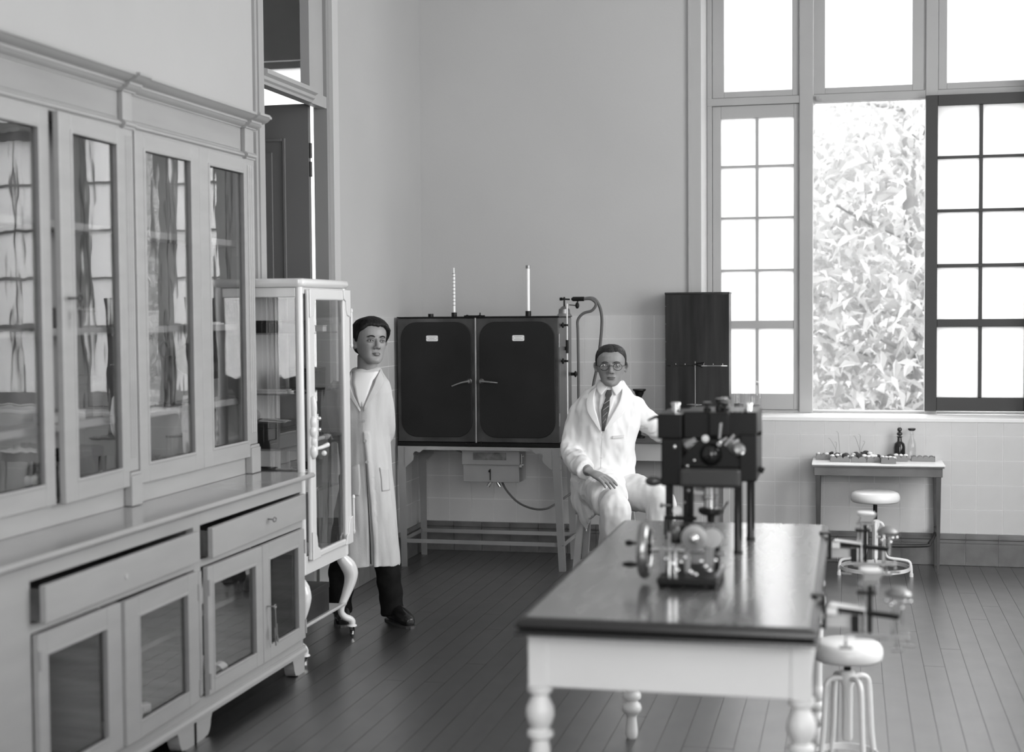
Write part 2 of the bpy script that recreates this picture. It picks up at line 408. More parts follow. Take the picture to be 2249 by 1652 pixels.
# sashes: transom lights and the closed left casement, each with its panes
def sash(parent, a0, a1, z0, z1, yy0, yy1, m, cols_, rows_, w=.05, mw=.012, name='sash', wt=None, wb=None):
    """cols_: list of (x0,x1) pane spans, rows_: list of (z0,z1) pane spans"""
    mb = MB(); wt = wt or w; wb = wb or w
    mb.box(a0, cols_[0][0], yy0, yy1, z0, z1); mb.box(cols_[-1][1], a1, yy0, yy1, z0, z1)
    mb.box(cols_[0][0], cols_[-1][1], yy0, yy1, rows_[0][1], z1); mb.box(cols_[0][0], cols_[-1][1], yy0, yy1, z0, rows_[-1][0])
    for i in range(len(rows_)-1): mb.box(cols_[0][0], cols_[-1][1], yy0+.004, yy1-.004, rows_[i+1][1], rows_[i][0])
    for i in range(len(cols_)-1): mb.box(cols_[i][1], cols_[i+1][0], yy0+.006, yy1-.006, rows_[-1][0], rows_[0][1])
    s = build(name, mb, m, parent, bevel=.003)
    ym = (yy0+yy1)/2
    for c in cols_:
        for r in rows_:
            build('pane', MB().box(c[0]-.003, c[1]+.003, ym-.002, ym+.002, r[0]-.003, r[1]+.003), FROST, s)
    return s
RZ = [(wz(2.480), wz(2.774)), (wz(2.158), wz(2.466)), (wz(1.830), wz(2.146)), (wz(1.506), wz(1.818)), (wz(1.046), wz(1.458))]
sash(window_1, wx(-.843), wx(-.307), ZB+.002, wz(2.851), YW+.01, YW+.05, FRAMEP, [(wx(-.79), wx(-.575)), (wx(-.557), wx(-.34))], RZ)
for (a0, a1, p0, p1) in ((wx(-.843), wx(-.307), wx(-.77), wx(-.35)), (wx(-.22), wx(.446), wx(-.151), wx(.37)), (wx(.522), WX1-.052, wx(.572), WX1-.11)):
    sash(window_1, a0, a1, wz(2.902), ZT-.052, YW+.008, YW+.05, FRAMEP, [(p0, p1)], [(wz(2.94), ZT-.12)], name='transom_sash')
# open leaf, folded back over the right light; dark outer face
leaf_cols = [(wx(.516), wx(.757)), (wx(.777), wx(1.02))]
leaf_rows = [(wz(2.492), wz(2.794)), (wz(2.172), wz(2.476)), (wz(1.842), wz(2.155)), (wz(1.508), wz(1.822)), (wz(1.034), wz(1.462))]
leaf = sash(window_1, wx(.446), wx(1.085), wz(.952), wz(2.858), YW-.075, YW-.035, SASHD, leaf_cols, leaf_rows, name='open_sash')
st('trim_5', MB().box(WX0, WX1, YB-.018, YW+.0, WZ0-.026, WZ0-.001), mat('sill_paint', .78, .3), bevel=.004)
build('window_stay', MB().box(wx(-.205), wx(-.185), YW-.03, YW-.01, wz(2.862), wz(2.885)).box(wx(-.20), wx(-.17), YW-.035, YW-.02, wz(2.86), wz(2.87)), GREYM, window_1)

# ---- the door leaf seen through the doorway, opened into the veranda
door = tag(build('door_1', MB().box(-3.60, -2.840, 7.44, 7.475, .01, 2.70), DOORP), kind='structure')
mbp = MB()
for a0, a1, z0, z1 in ((-3.5, -2.97, .2, 1.0), (-3.5, -2.97, 1.16, 2.52)):
    frame_mb(mbp, 'y', 7.430, 7.439, a0, a1, z0, z1, .018)
    mbp.box(a0+.075, a1-.075, 7.428, 7.439, z0+.075, z1-.075)
pieces('panel', mbp, DOORP, door, bevel=.004)
hg = MB()
for z in (2.35, 2.45, 1.72, 1.2, .4): hg.cyl((-2.835, 7.455, z-.04), (-2.835, 7.455, z+.04), .009)
pieces('hinge', hg, BLACKM, door)
# transom bar and the light above
tb = MB().prism([(XL-.05, 2.678), (XL+.005, 2.678), (XL+.010, 2.690), (XL+.022, 2.698), (XL+.022, 2.713), (XL+.040, 2.724), (XL+.040, 2.745), (XL-.03, 2.765), (XL-.05, 2.765)], 'y', 6.586, 7.27).box(XL-.05, XL-.002, 7.27, 7.504, 2.678, 2.74)
st('trim_6', tb, FRAMEP)
st('trim_7', MB().box(XL-.07, XL-.02, 7.30, 7.504, 2.742, 3.69).box(XL-.07, XL-.02, 6.586, 6.62, 2.766, 3.69), FRAMEP)
# hall beyond the doorway, with a tall window in its end wall
HALL = mat('hall_plaster', .40, .9)
st('floor_2', MB().box(-5.2, XL-.081, 5.0, 9.7, -.1, -.02), mat('hall_floor', .06, .5))
st('ceiling_2', MB().box(-5.2, XL-.081, 5.0, 9.7, 4.2, 4.3), HALL)
st('wall_hall', MB().box(-5.3, -5.2, 5.0, 9.7, 0, 4.3).box(-5.3, XL-.081, 4.9, 5.0, 0, 4.3).box(-5.2, -4.9, 9.5, 9.7, 0, 4.3).box(-3.2, XL-.081, 9.5, 9.7, 0, 4.3).box(-4.9, -3.2, 9.5, 9.7, 0, .9).box(-4.9, -3.2, 9.5, 9.7, 3.315, 4.3), HALL)
w2 = st('window_2', MB().box(-4.9, -4.84, 9.56, 9.62, .9, 3.315).box(-3.26, -3.2, 9.56, 9.62, .9, 3.315).box(-4.84, -3.26, 9.56, 9.62, .9, .96).box(-4.84, -3.26, 9.56, 9.62, 3.27, 3.315), FRAMEP)
build('pane', MB().box(-4.842, -3.258, 9.588, 9.592, .958, 3.272), FROST, w2)

# ---- outside: ground and trees seen through the open light
st('ground', MB().box(-14, 14, YB+.5, 30, -.7, -.6), mat('garden_soil', .35, .9))
HILLM = mat('sky_block_scrub', .17, .9, var=.75, vscale=1.6, v2=.36, detail=8)
hm_ = MB(); nx, ny = 60, 14
for j in range(ny+1):
    for i in range(nx+1):
        x_ = -22+44*i/nx; t_ = j/ny; y_ = 20+14*t_
        hm_.v.append((x_, y_ + 1.2*mnoise.noise(Vector((x_*.35, t_*4, 1))), -.7 + 15*t_ + 1.0*mnoise.noise(Vector((x_*.5, t_*6, 5)))))
hm_.f = [(j*(nx+1)+i, j*(nx+1)+i+1, (j+1)*(nx+1)+i+1, (j+1)*(nx+1)+i) for j in range(ny) for i in range(nx)]
st('sky_block_hill', hm_, HILLM)  # added backdrop hill, blocks the bright sky between the leaves
LEAF = frosted_mat('leaf', .52); LEAF.node_tree.nodes['Mix Shader'].inputs[0].default_value = .5
BARK = mat('bark', .30, .9, var=.2)
def tree(x, y, hgt, rad, n, seed, label):
    rnd = random.Random(seed); t = thing('garden_tree', label, 'tree', (x, y, -.6))
    br = MB().tube([(0, 0, 0), (.08, .03, hgt*.35), (-.05, .05, hgt*.65), (.05, 0, hgt*.95)], [.11, .09, .06, .02], 8, sub=4)
    for i in range(9):
        a = rnd.uniform(0, 2*PI); z = hgt*rnd.uniform(.12, .8); q = rad*rnd.uniform(.6, 1.0)
        br.tube([(0, 0, z), (q*.5*math.cos(a), q*.5*math.sin(a), z+.15), (q*math.cos(a), q*math.sin(a), z+.35)], [.03, .02, .008], 6, sub=3)
    build('trunk', br, BARK, t, local=True, smooth=60)
    mb = MB()
    for i in range(n):
        while True:
            p = Vector((rnd.uniform(-1, 1), rnd.uniform(-1, 1), rnd.uniform(-1, 1)))
            if .25 < p.length < 1: break
        c = Vector((p.x*rad, p.y*rad, hgt*.5 + p.z*hgt*.52)); L = rnd.uniform(.04, .11); w = L*rnd.uniform(.3, .5)
        R = M3(rnd.uniform(-1.1, 1.1), rnd.uniform(-1.2, 1.2), rnd.uniform(0, 6.3))
        pts = [Vector((-L, 0, 0)), Vector((-.2*L, -w, .02)), Vector((L, 0, -.05)), Vector((-.2*L, w, .02))]
        mb.add([c + R @ q for q in pts], [(0, 1, 2, 3)])
    fo = build('foliage', mb, LEAF, t, local=True); fo['kind'] = 'stuff'
    return t
tree(-2.6, 13.6, 5.2, 1.5, 9000, 1, 'leafy tree outside the window, behind the closed frosted casement')
tree(.55, 13.4, 5.4, 1.5, 10000, 2, 'sunlit leafy tree filling the open window light')
tree(3.7, 13.9, 5.0, 1.6, 9000, 3, 'leafy tree outside, behind the folded dark sash at right')
tree(-.6, 17.4, 6.6, 1.9, 10000, 4, 'tall pale tree standing farther back in the open window light')

# ================================================================== HUTCH ALONG THE LEFT WALL
XF = -2.575          # front plane of the glazed upper part
XB = XL + .002
BX = -2.33           # front plane of the base
Y0, Y1 = 3.50, 5.965
def locked_pos(y): return y
# ---- base cabinet
base = thing('base_cabinet', 'long pale painted base cabinet with drawers and small glazed doors', 'cabinet', (-2.55, 4.75, 0))
ST = .02
b = MB()
b.box(XB, BX-.002, Y0, Y0+ST, .09, .843).box(XB, BX-.002, Y1-ST, Y1, .09, .843)          # ends
b.box(XB, XB+.012, Y0+ST, Y1-ST, .09, .843)                                             # back
b.box(XB+.012, BX-.03, Y0+ST, Y1-ST, .13, .15)                                          # bottom board
b.box(XB+.012, BX-.03, Y0+ST, Y1-ST, .645, .66)                                         # dust board under drawers
b.box(XB+.012, BX-.03, Y0+ST, Y1-ST, .825, .843)
build('carcass', b, INTW, base)
fr = MB()
fr.box(BX-.03, BX, Y0, 3.795, .155, .843)           # wide near stile
fr.box(BX-.03, BX, 4.885, 4.94, .155, .843)         # middle stile
fr.box(BX-.03, BX, 5.955, Y1+.002, .155, .843)      # far stile
fr.box(BX-.03, BX, 3.795, 4.885, .795, .843).box(BX-.03, BX, 4.94, 5.955, .795, .843)
fr.box(BX-.03, BX, 3.795, 4.885, .640, .668).box(BX-.03, BX, 4.94, 5.955, .640, .668)
fr.box(BX-.03, BX, 3.795, 5.955, .088, .155)
fr.box(XB, BX-.03, Y1, Y1+.002, .09, .843)
fr.box(XB, BX, Y0-.004, Y0, .09, .843)
build('face_frame', fr, PAINT, base, bevel=.003)
pieces('partition', MB().box(XB+.012, BX-.03, 4.90, 4.92, .15, .82).box(XB+.012, BX-.03, 5.46, 5.475, .15, .645).box(XB+.012, BX-.03, 4.24, 4.255, .15, .645), INTW, base)
# foot moulding along the bottom
build('plinth_moulding', MB().prism([(BX-.02, .085), (BX+.012, .085), (BX+.012, .098), (BX+.004, .106), (BX+.004, .118), (BX-.02, .118)], 'y', Y0-.01, Y1+.012), PAINT, base)
def foot(y, w, flip):
    s = -1 if flip else 1
    prof = [(y, .086), (y+s*w, .086)]
    prof += [(y+s*(w*.62+w*.30*math.cos(t)), .086*(1-math.sin(t))*.98) for t in (.3, .6, .9, 1.2)]
    prof += [(y+s*w*.60, 0.004), (y+s*w*.55, 0), (y, 0)]
    return MB().prism(prof, 'x', BX-.045, BX+.002)
for y, w, fl in ((5.967, .14, True), (4.86, .16, False), (4.88, .16, True), (Y0, .15, False)): build('bracket_foot', foot(y, w, fl), PAINT, base)
# rounded strips on the stiles between the doors
for yy in (4.912, 5.94):
    build('half_round_strip', MB().lathe([(.0, .162), (.008, .164), (.014, .175), (.014, .63), (.0, .631)], (BX+.001, yy, 0), n=12), PAINT, base, smooth=50)
# drawers
DWOOD = mat('drawer_wood', .10, .7, var=.4, vscale=12)
def drawer(ya, yb, out0, out1):
    mb = MB(); xa, xb = BX+out0, BX+out1
    mb.add([(xa-.022, ya, .672), (xa, ya, .672), (xb, yb, .672), (xb-.022, yb, .672), (xa-.022, ya, .784), (xa, ya, .784), (xb, yb, .784), (xb-.022, yb, .784)],
           [(0,3,2,1),(4,5,6,7),(0,1,5,4),(1,2,6,5),(2,3,7,6),(3,0,4,7)])
    d = build('drawer', mb, PAINT, base, bevel=.003)
    tr = MB().box(BX-.35, xa-.024, ya+.012, ya+.026, .675, .77).box(BX-.35, xb-.024, yb-.026, yb-.012, .675, .77).box(BX-.35, BX-.33, ya+.026, yb-.026, .675, .77).box(BX-.33, min(xa, xb)-.024, ya+.026, yb-.026, .675, .682)
    build('drawer_tray', tr, DWOOD, d)
    return d
d1 = drawer(3.80, 4.875, .050, .030)
d2 = drawer(4.955, 5.985, .045, .012)
esc = MB().lathe([(0, 0), (.010, 0), (.010, .003), (0, .003)], (BX+.041, 4.30, .722), M3(0, PI/2, 0), 12)
build('keyhole', esc, mat('old_putty', .42, .6), d1)
def key_mb(mb, p, L=.05, ax='x'):
    x, y, z = p
    mb.cyl((x, y, z), (x+L*.6, y, z), .003, n=8)
    mb.tube([(x+L*.6+.010+.010*math.cos(t), y, z+.012*math.sin(t)) for t in [i*PI/6 for i in range(12)]], .003, 6, closed=True)
    mb.box(x+.004, x+.012, y-.001, y+.001, z-.011, z)
km = MB().cyl((BX+.026, 5.52, .738), (BX+.05, 5.52, .736), .003, n=8)
km.tube([(BX+.056, 5.52+.016*math.cos(t), .736+.008*math.sin(t)) for t in [i*PI/6 for i in range(12)]], .0028, 6, closed=True)
build('key', km, DULLM, d2)
# lower doors: (ya, yb, glass ya, yb, opening angle, hinge at far side?)
def lower_door(ya, yb, gy0, gy1, ang, hinge_far, gz0=.215, gz1=.572, gm=None):
    hy = yb if hinge_far else ya
    mb = MB(); t = .022
    mb.box(-t, 0, ya-hy, gy0-hy, .158, .637).box(-t, 0, gy1-hy, yb-hy, .158, .637).box(-t, 0, gy0-hy, gy1-hy, .158, gz0).box(-t, 0, gy0-hy, gy1-hy, gz1, .637)
    d = build('door', mb, PAINT, base, bevel=.003, local=True)
    d.location = (BX+.022-base.location.x, hy-base.location.y, 0); d.rotation_euler = (0, 0, ang)
    bead = MB()
    frame_mb(bead, 'x', -.006, .003, gy0-hy-.006, gy1-hy+.006, gz0-.006, gz1+.006, .010)
    build('glazing_bead', bead, PAINT, d, local=True, bevel=.002)
    build('pane', MB().box(-.014, -.012, gy0-hy-.003, gy1-hy+.003, gz0-.003, gz1+.003), gm or GLASSW, d, local=True)
    hm = MB()
    for z in (.21, .56): hm.cyl((.002, (-.004 if hinge_far else .004), z-.03), (.002, (-.004 if hinge_far else .004), z+.03), .005, n=8)
    pieces('hinge', hm, GREYM, d, local=True)
    return d
ld1 = lower_door(3.80, 4.298, 3.845, 4.205, 0, False, gm=GLASSC)
ld2 = lower_door(4.305, 4.875, 4.40, 4.785, math.radians(1.1), True)
ld3 = lower_door(4.955, 5.455, 5.00, 5.39, -math.radians(.6), False)
ld4 = lower_door(5.462, 5.935, 5.53, 5.86, math.radians(.6), True, gm=GLASSC)
kk = MB(); yk = 5.495 - 5.935
kk.cyl((.0, yk, .385), (.030, yk, .385), .003, n=8)
kk.tube([(.036, yk+.010*math.cos(t), .385+.008*math.sin(t)) for t in [i*PI/6 for i in range(12)]], .0022, 6, closed=True)
kk.tube([(.036, yk, .378), (.036, yk+.004, .34), (.036, yk+.008, .31)], .0025, 6)
kk.box(.034, .038, yk+.004, yk+.018, .265, .312).cyl((.036, yk+.016, .27), (.036, yk+.024, .235), .0035, n=8).tube([(.036, yk-.006, .30), (.037, yk-.004, .255), (.036, yk+.002, .225)], .003, 6)
build('key_bunch', kk, DULLM, ld4, local=True)

# ---- worktop
wt = MB().prism([(XB, .845), (BX+.018, .845), (BX+.018, .850), (BX+.034, .852), (BX+.040, .858), (BX+.040, .864), (BX+.032, .872), (XB, .872)], 'y', Y0-.02, 6.03)
tag(build('worktop', wt, PAINT_TOP, loc=(-2.5, 4.75, .845), smooth=30), 'glossy pale worktop between the base cabinet and the glazed hutch', 'worktop')

# ---- glazed upper part
hut = thing('glazed_hutch', 'tall pale glazed hutch with cornice standing on the worktop', 'cabinet', (-2.66, 4.9, .872))
HY0, HY1 = 3.74, 6.022; ZH = .873
sh = MB().box(XB, XB+.01, HY0, HY1, ZH, 2.40).box(XB+.01, XF-.028, HY0, HY0+.02, ZH, 2.40).box(XB+.01, XF-.028, HY1-.02, HY1, ZH, 2.40)
sh.box(XB+.01, XF-.028, HY0+.02, HY1-.02, .935, .953).box(XB+.01, XF-.028, HY0+.02, HY1-.02, 2.25, 2.27).box(XB+.01, XF-.028, 4.86, 4.88, .953, 2.25)
build('carcass', sh, INTL, hut)
ff = MB().box(XF-.028, XF, HY0, HY1+.002, ZH, .944).box(XF-.028, XF, HY0, HY1+.002, 2.246, 2.40)
ff.box(XF-.028, XF, 4.84, 4.912, .944, 2.246).box(XF-.028, XF, 5.93, HY1+.002, .944, 2.246).box(XF-.028, XF, HY0, 3.86, .944, 2.246)
ff.box(XB, XF-.028, HY1, HY1+.002, ZH, 2.40)
build('face_frame', ff, PAINT, hut, bevel=.002)
for a0, a1 in ((3.88, 4.82), (4.93, 5.905)):
    build('frieze_panel', MB().box(XF, XF+.004, a0, a1, 2.283, 2.372), mat('frieze_wood', .29, .4, var=.12, vscale=2.2, stretch=(1, .5, 3)), hut, bevel=.002)
def moulding(prof, ya, yb): return MB().prism([(XF+dx, z) for dx, z in prof], 'y', ya, yb)
beadp = [(-.002, 2.246), (.010, 2.246), (.010, 2.252), (.020, 2.258), (.020, 2.266), (.008, 2.276), (-.002, 2.276)]
build('bead_moulding', moulding(beadp, HY0, HY1+.012), PAINT, hut, smooth=35)
corp = [(-.002, 2.378), (.008, 2.378), (.008, 2.384), (.018, 2.390), (.028, 2.398), (.032, 2.408), (.038, 2.408), (.038, 2.420), (.052, 2.424), (.066, 2.434), (.078, 2.448), (.084, 2.448), (.084, 2.462), (-.002, 2.466)]
corp = [(dx, 2.378+(z-2.378)*.74) for dx, z in corp]
build('cornice', moulding(corp, HY0-.05, HY1+.06), PAINT, hut, smooth=35)
build('top_board', MB().box(XB, XF+.005, HY0, HY1, 2.401, 2.436), PAINT, hut)
def pilaster(ya, yb):
    px = XF+.001; mb = MB().box(px, px+.020, ya, yb, 1.0, 2.40)
    p = build('pilaster', mb, PAINT, hut, bevel=.002)
    fl = MB(); w = yb-ya
    for i in range(3):
        yc = ya + w*(.26+.24*i); fl.cyl((px+.0195, yc, 1.05), (px+.0195, yc, 2.22), w*.085, n=10)
    pieces('reeding', fl, PAINT, p, smooth=50)
    build('pedestal', MB().box(px, px+.032, ya-.004, yb+.006, ZH+.001, .985).prism([(ya-.004, .985), (yb+.006, .985), (yb+.001, .998), (ya, .998)], 'x', px, px+.028), PAINT, p, bevel=.003)
    cp = MB().prism([(px+dx*.9+.022, z) for dx, z in corp[1:-1]] + [(px, 2.443), (px, 2.378)], 'y', ya-.012, yb+.014)
    cp.prism([(px+.019+dx*.8, z) for dx, z in beadp[1:-1]] + [(px, 2.276), (px, 2.246)], 'y', ya-.006, yb+.007)
    pieces('capital', cp, PAINT, p, smooth=35)
for ya, yb in ((3.76, 3.84), (4.838, 4.908), (5.932, 6.018)): pilaster(ya, yb)
def upper_door(ya, yb, gy0, gy1, ang, hinge_far):
    hy = yb if hinge_far else ya; t = .024; z0, z1, g0, g1 = .947, 2.243, 1.017, 2.183
    mb = MB().box(-t, 0, ya-hy, gy0-hy, z0, z1).box(-t, 0, gy1-hy, yb-hy, z0, z1).box(-t, 0, gy0-hy, gy1-hy, z0, g0).box(-t, 0, gy0-hy, gy1-hy, g1, z1)
    d = build('door', mb, PAINT, hut, bevel=.003, local=True)
    d.location = (XF+.026-hut.location.x, hy-hut.location.y, -hut.location.z); d.rotation_euler = (0, 0, ang)
    bead = MB(); frame_mb(bead, 'x', -.006, .004, gy0-hy-.007, gy1-hy+.007, g0-.007, g1+.007, .012)
    build('glazing_bead', bead, PAINT, d, local=True, bevel=.003)
    build('pane', MB().box(-.014, -.012, gy0-hy-.003, gy1-hy+.003, g0-.003, g1+.003), GLASSW, d, local=True)
    return d
ud1 = upper_door(3.865, 4.325, 3.94, 4.262, 0, False)
ud2 = upper_door(4.345, 4.832, 4.43, 4.775, math.radians(2.9), True)
ud3 = upper_door(4.915, 5.452, 4.985, 5.375, -math.radians(.3), False)
ud4 = upper_door(5.460, 5.928, 5.548, 5.900, 0, True)
kd = MB(); yk = 4.385-4.832
kd.cyl((0, yk, 1.628), (.030, yk, 1.628), .0035, n=8)
kd.tube([(.036, yk+.014+.012*math.cos(t), 1.628+.012*math.sin(t)) for t in [i*PI/6 for i in range(12)]], .0032, 6, closed=True)
kd.cyl((.028, yk-.02, 1.628), (.034, yk+.004, 1.628), .004, n=8)
kd.tube([(.036, yk+.016, 1.59), (.037, yk+.014, 1.568), (.036, yk+.012, 1.53)], [.010, .007, .004], 8)
build('key', kd, mat('iron_key', .04, .5), ud2, local=True)
for ya, yb in ((HY0+.021, 4.859), (4.881, HY1-.021)):
    for z in (1.892, 1.528, 1.204):
        build('shelf', MB().box(XB+.012, XF-.035, ya, yb, z-.026, z).box(XF-.035, XF-.031, ya, yb, z-.022, z-.016), PAINT, hut)
# ---- things on the hutch shelves
def put(name, mb, m, label, cat, loc, group=None, **k):
    return tag(build(name, mb, m, loc=loc, **k), label, cat, group)
XS = -2.675
def box_thing(name, y, z, w, h, m, label, cat, dx=.1, x=XS, lid=True, group=None):
    t = thing(name, label, cat, (x, y, z), group=group)
    build('box_body', MB().box(-dx/2, dx/2, -w/2, w/2, .0005, h*.8), m, t, local=True, bevel=.002)
    build('lid', MB().box(-dx/2-.002, dx/2+.002, -w/2-.002, w/2+.002, h*.8+.001, h), m, t, local=True, bevel=.002)
    return t
box_thing('instrument_case', 4.70, .953, .15, .15, DARKW, 'dark square wooden case at the bottom of the hutch behind the keyed door', 'case')
box_thing('instrument_case', 4.52, .953, .10, .11, INTW, 'brown wooden case left of the dark square case', 'case')
box_thing('cardboard_box', 4.51, 1.204, .09, .035, CARDB, 'flat pale box on the lowest shelf behind the keyed door, nearer the key', 'box', dx=.08)
box_thing('cardboard_box', 4.63, 1.204, .09, .038, CARDB, 'flat pale box on the lowest shelf behind the keyed door, farther from the key', 'box', dx=.08)
box_thing('instrument_case', 4.75, 1.204, .07, .15, INTW, 'upright narrow brown box on the lowest shelf behind the keyed door', 'case')
box_thing('instrument_case', 5.12, .953, .18, .045, DARKW, 'low dark case at the bottom of the hutch behind the third door', 'case')
# brass tap-like fitting
t = thing('brass_tap', 'small brass tap fitting lying behind the third hutch door', 'tap', (XS, 5.30, .9545))
build('pipe', MB().cyl((0, -.06, .018), (0, .05, .018), .013, n=12), BRASS, t, local=True, smooth=50)
build('spout', MB().tube([(0, .045, .018), (0, .06, .03), (0, .062, .045)], .008, 8, sub=3), BRASS, t, local=True, smooth=50)
build('handle', MB().cyl((0, .0, .03), (0, .0, .055), .005).cyl((0, -.02, .055), (0, .02, .055), .004), BRASS, t, local=True, smooth=50)
# black retort-like flask with dark dome on a post
t = thing('dark_lamp', 'round black lamp housing on a post inside the fourth hutch door', 'lamp', (XS, 5.60, 1.2055))
build('foot_plate', MB().lathe([(.055, 0), (.055, .008), (.012, .016), (.008, .02)], n=20), BLACK, t, local=True, smooth=40)
build('post', MB().cyl((0, 0, .018), (0, 0, .13), .008), BLACK, t, local=True)
build('housing', MB().lathe([(.004, -.085), (.03, -.082), (.055, -.06), (.062, -.02), (.058, .02), (.04, .055), (.02, .07), (.018, .095), (.006, .098)], (.0, .03, .19), M3(math.radians(-62), 0, 0), 20), BLACK, t, local=True, smooth=50)
build('knob', MB().ell((.03, .13, .20), (.014, .014, .014)), BLACK, t, local=True, smooth=60)
t = thing('retort_stand', 'dark upright stand with a ring behind the third hutch door', 'stand', (XS, 5.40, 1.2055))
build('foot_plate', MB().box(-.04, .04, -.04, .04, 0, .01), BLACK, t, local=True)
build('column', MB().box(-.014, .014, -.012, .018, .01, .20), BLACK, t, local=True, bevel=.003)
build('ring', MB().tube([(0, -.03+.03*math.cos(a), .225+.03*math.sin(a)) for a in [i*PI/8 for i in range(16)]], .004, 6, closed=True), BLACK, t, local=True)
def small_micro(y, label, k=1.0):
    t = thing('small_microscope', label, 'microscope', (XS, y, .9545))
    build('base_foot', MB().box(-.03, .03, -.03, .03, 0, .012), BRASS, t, local=True, bevel=.003)
    build('arm', MB().tube([(0, -.02, .01), (0, -.026, .05), (0, -.01, .085)], .007, 8, sub=3), BRASS, t, local=True, smooth=50)
    build('tube', MB().cyl((0, .01, .045), (0, .01, .115*k), .011).cyl((0, .01, .115*k), (0, .01, .125*k), .014), BRASS, t, local=True, smooth=40)
    build('stage', MB().box(-.022, .022, -.02, .035, .036, .041), BLACK, t, local=True)
small_micro(5.64, 'small brass instrument at the bottom behind the fourth hutch door, nearer the third door')
small_micro(5.79, 'small brass instrument at the bottom behind the fourth hutch door, by the hutch end', .9)
put('folded_paper', MB().box(-.05, .05, -.09, .09, 0, .006).obox((0, .01, .009), (.09, .15, .003), M3(0, 0, .15)), PAPER, 'folded white papers on the middle shelf of the hutch behind the fourth door', 'paper', (XS, 5.75, 1.5285), local=True)
box_thing('cardboard_box', 5.15, 1.528, .16, .06, CARDB, 'long pale box on the middle hutch shelf behind the third door', 'box')
box_thing('book_box', 4.68, 1.528, .14, .07, INTL, 'pale box on the middle hutch shelf behind the keyed door', 'box')
# ---- things inside the base cabinet
XI = -2.50
def bottle(name, label, loc, rot, L=.13, r=.03, m=None):
    t = thing(name, label, 'bottle', loc); t.rotation_euler = rot
    build('glass_body', MB().lathe([(r*.8, 0), (r, .006), (r, L*.68), (r*.8, L*.74), (r*.38, L*.80), (r*.36, L*.92), (r*.46, L*.93), (r*.46, L), (0.002, L)], n=18), m or GLASSC, t, local=True, smooth=40)
    build('label_paper', MB().lathe([(r*1.01, L*.18), (r*1.01, L*.55)], n=18, cap=False), PAPER, t, local=True, smooth=60)
    return t
bottle('specimen_bottle', 'glass bottle lying flat inside the third small glazed door', (-2.39, 5.16, .182), (0, math.radians(90), math.radians(95)), .17, .031)
bottle('specimen_bottle', 'glass bottle lying end-on behind the flat bottle in the third small glazed door', (-2.55, 5.31, .184), (0, math.radians(90), 0), .14, .033)
pb = MB(); rnd = random.Random(5)
pb.ell((0, 0, .06), (.06, .075, .06), nu=14, nv=9)
pb.v = [(a*(1+.25*mnoise.noise(Vector((a*30, b_*30, c*30)))), b_*(1+.25*mnoise.noise(Vector((a*28+4, b_*28, c*28)))), c*(1+.2*mnoise.noise(Vector((a*30, b_*30+9, c*30))))) for a, b_, c in pb.v]
tag(build('paper_bag', pb, PAPER, loc=(-2.44, 5.09, .45), local=True, smooth=25), 'crumpled pale paper bag on the inner shelf behind the third small door', 'bag')
pieces('inner_shelf', MB().box(XB+.012, BX-.06, 4.945, 5.455, .428, .448).box(XB+.012, BX-.06, 4.26, 4.895, .40, .42), INTW, base)
for i, (y, x, r, s) in enumerate([(4.42, -2.42, .3, 1.0), (4.50, -2.47, 1.2, .8), (4.62, -2.43, 2.0, 1.1), (4.72, -2.46, .9, .9)]):
    mb = MB().box(-.03*s, .03*s, -.02*s, .02*s, 0, .035*s)
    tag(build('paper_packet', mb, PAPER if i != 2 else CARDB, loc=(x, y, .151), rot=(0, 0, r), local=True, bevel=.004),
        ['small white packet nearest the dark pane, inside the ajar small door', 'smaller white packet, second from the dark pane, inside the ajar small door', 'dull packet in the middle of the ajar small door', 'white packet farthest from the dark pane, inside the ajar small door'][i], 'packet', 'packets in the base cabinet')

# ================================================================== GLASS INSTRUMENT CABINET ON CABRIOLE LEGS
CX0, CX1, CY0, CY1, CZ0, CZ1 = -2.735, -2.357, 6.062, 6.655, .41, 1.69
ic = thing('instrument_cabinet', 'white enamelled glass instrument cabinet on curved legs with casters', 'cabinet', (-2.55, 6.40, 0))
tp = MB(); rr = .03
def roundrect(x0, x1, y0, y1, r, n=5):
    pts = []
    for cx, cy, a in ((x1-r, y1-r, 0), (x0+r, y1-r, PI/2), (x0+r, y0+r, PI), (x1-r, y0+r, 1.5*PI)):
        for i in range(n): t = a + (PI/2)*i/(n-1); pts.append((cx+r*math.cos(t), cy+r*math.sin(t)))
    return pts
rings = []
for d, z in ((-.012, 1.688), (.004, 1.690), (.014, 1.700), (.016, 1.710), (.012, 1.722), (.0, 1.728)):
    rings.append([(x, y, z) for x, y in roundrect(CX0-d if d < 0 else max(CX0-d, -2.75), CX1+d, CY0-min(d, .010), CY1+d, .02+max(d, 0))])
tp.loft(rings)
build('top', tp, ENAMEL, ic, smooth=50)
body = MB()
for (x, y) in ((CX1-.018, CY0+.018), (CX1-.018, CY1-.018), (CX0+.018, CY0+.018), (CX0+.018, CY1-.018)):
    p = build('corner_post', MB().lathe([(.018, CZ0), (.018, CZ1)], (x, y, 0), n=14), ENAMEL, ic, smooth=40)
rails = MB().box(CX0+.03, CX1-.03, CY0+.004, CY0+.03, CZ1-.045, CZ1-.002).box(CX0+.03, CX1-.03, CY0+.004, CY0+.03, CZ0, CZ0+.05)
rails.box(CX1-.030, CX1-.006, CY0+.03, CY1-.03, CZ0, CZ0+.075).box(CX1-.030, CX1-.006, CY0+.03, CY1-.03, CZ1-.03, CZ1-.002)
rails.box(CX0+.03, CX1-.03, CY1-.03, CY1-.004, CZ0, CZ0+.05).box(CX0+.03, CX1-.03, CY1-.03, CY1-.004, CZ1-.045, CZ1-.002)
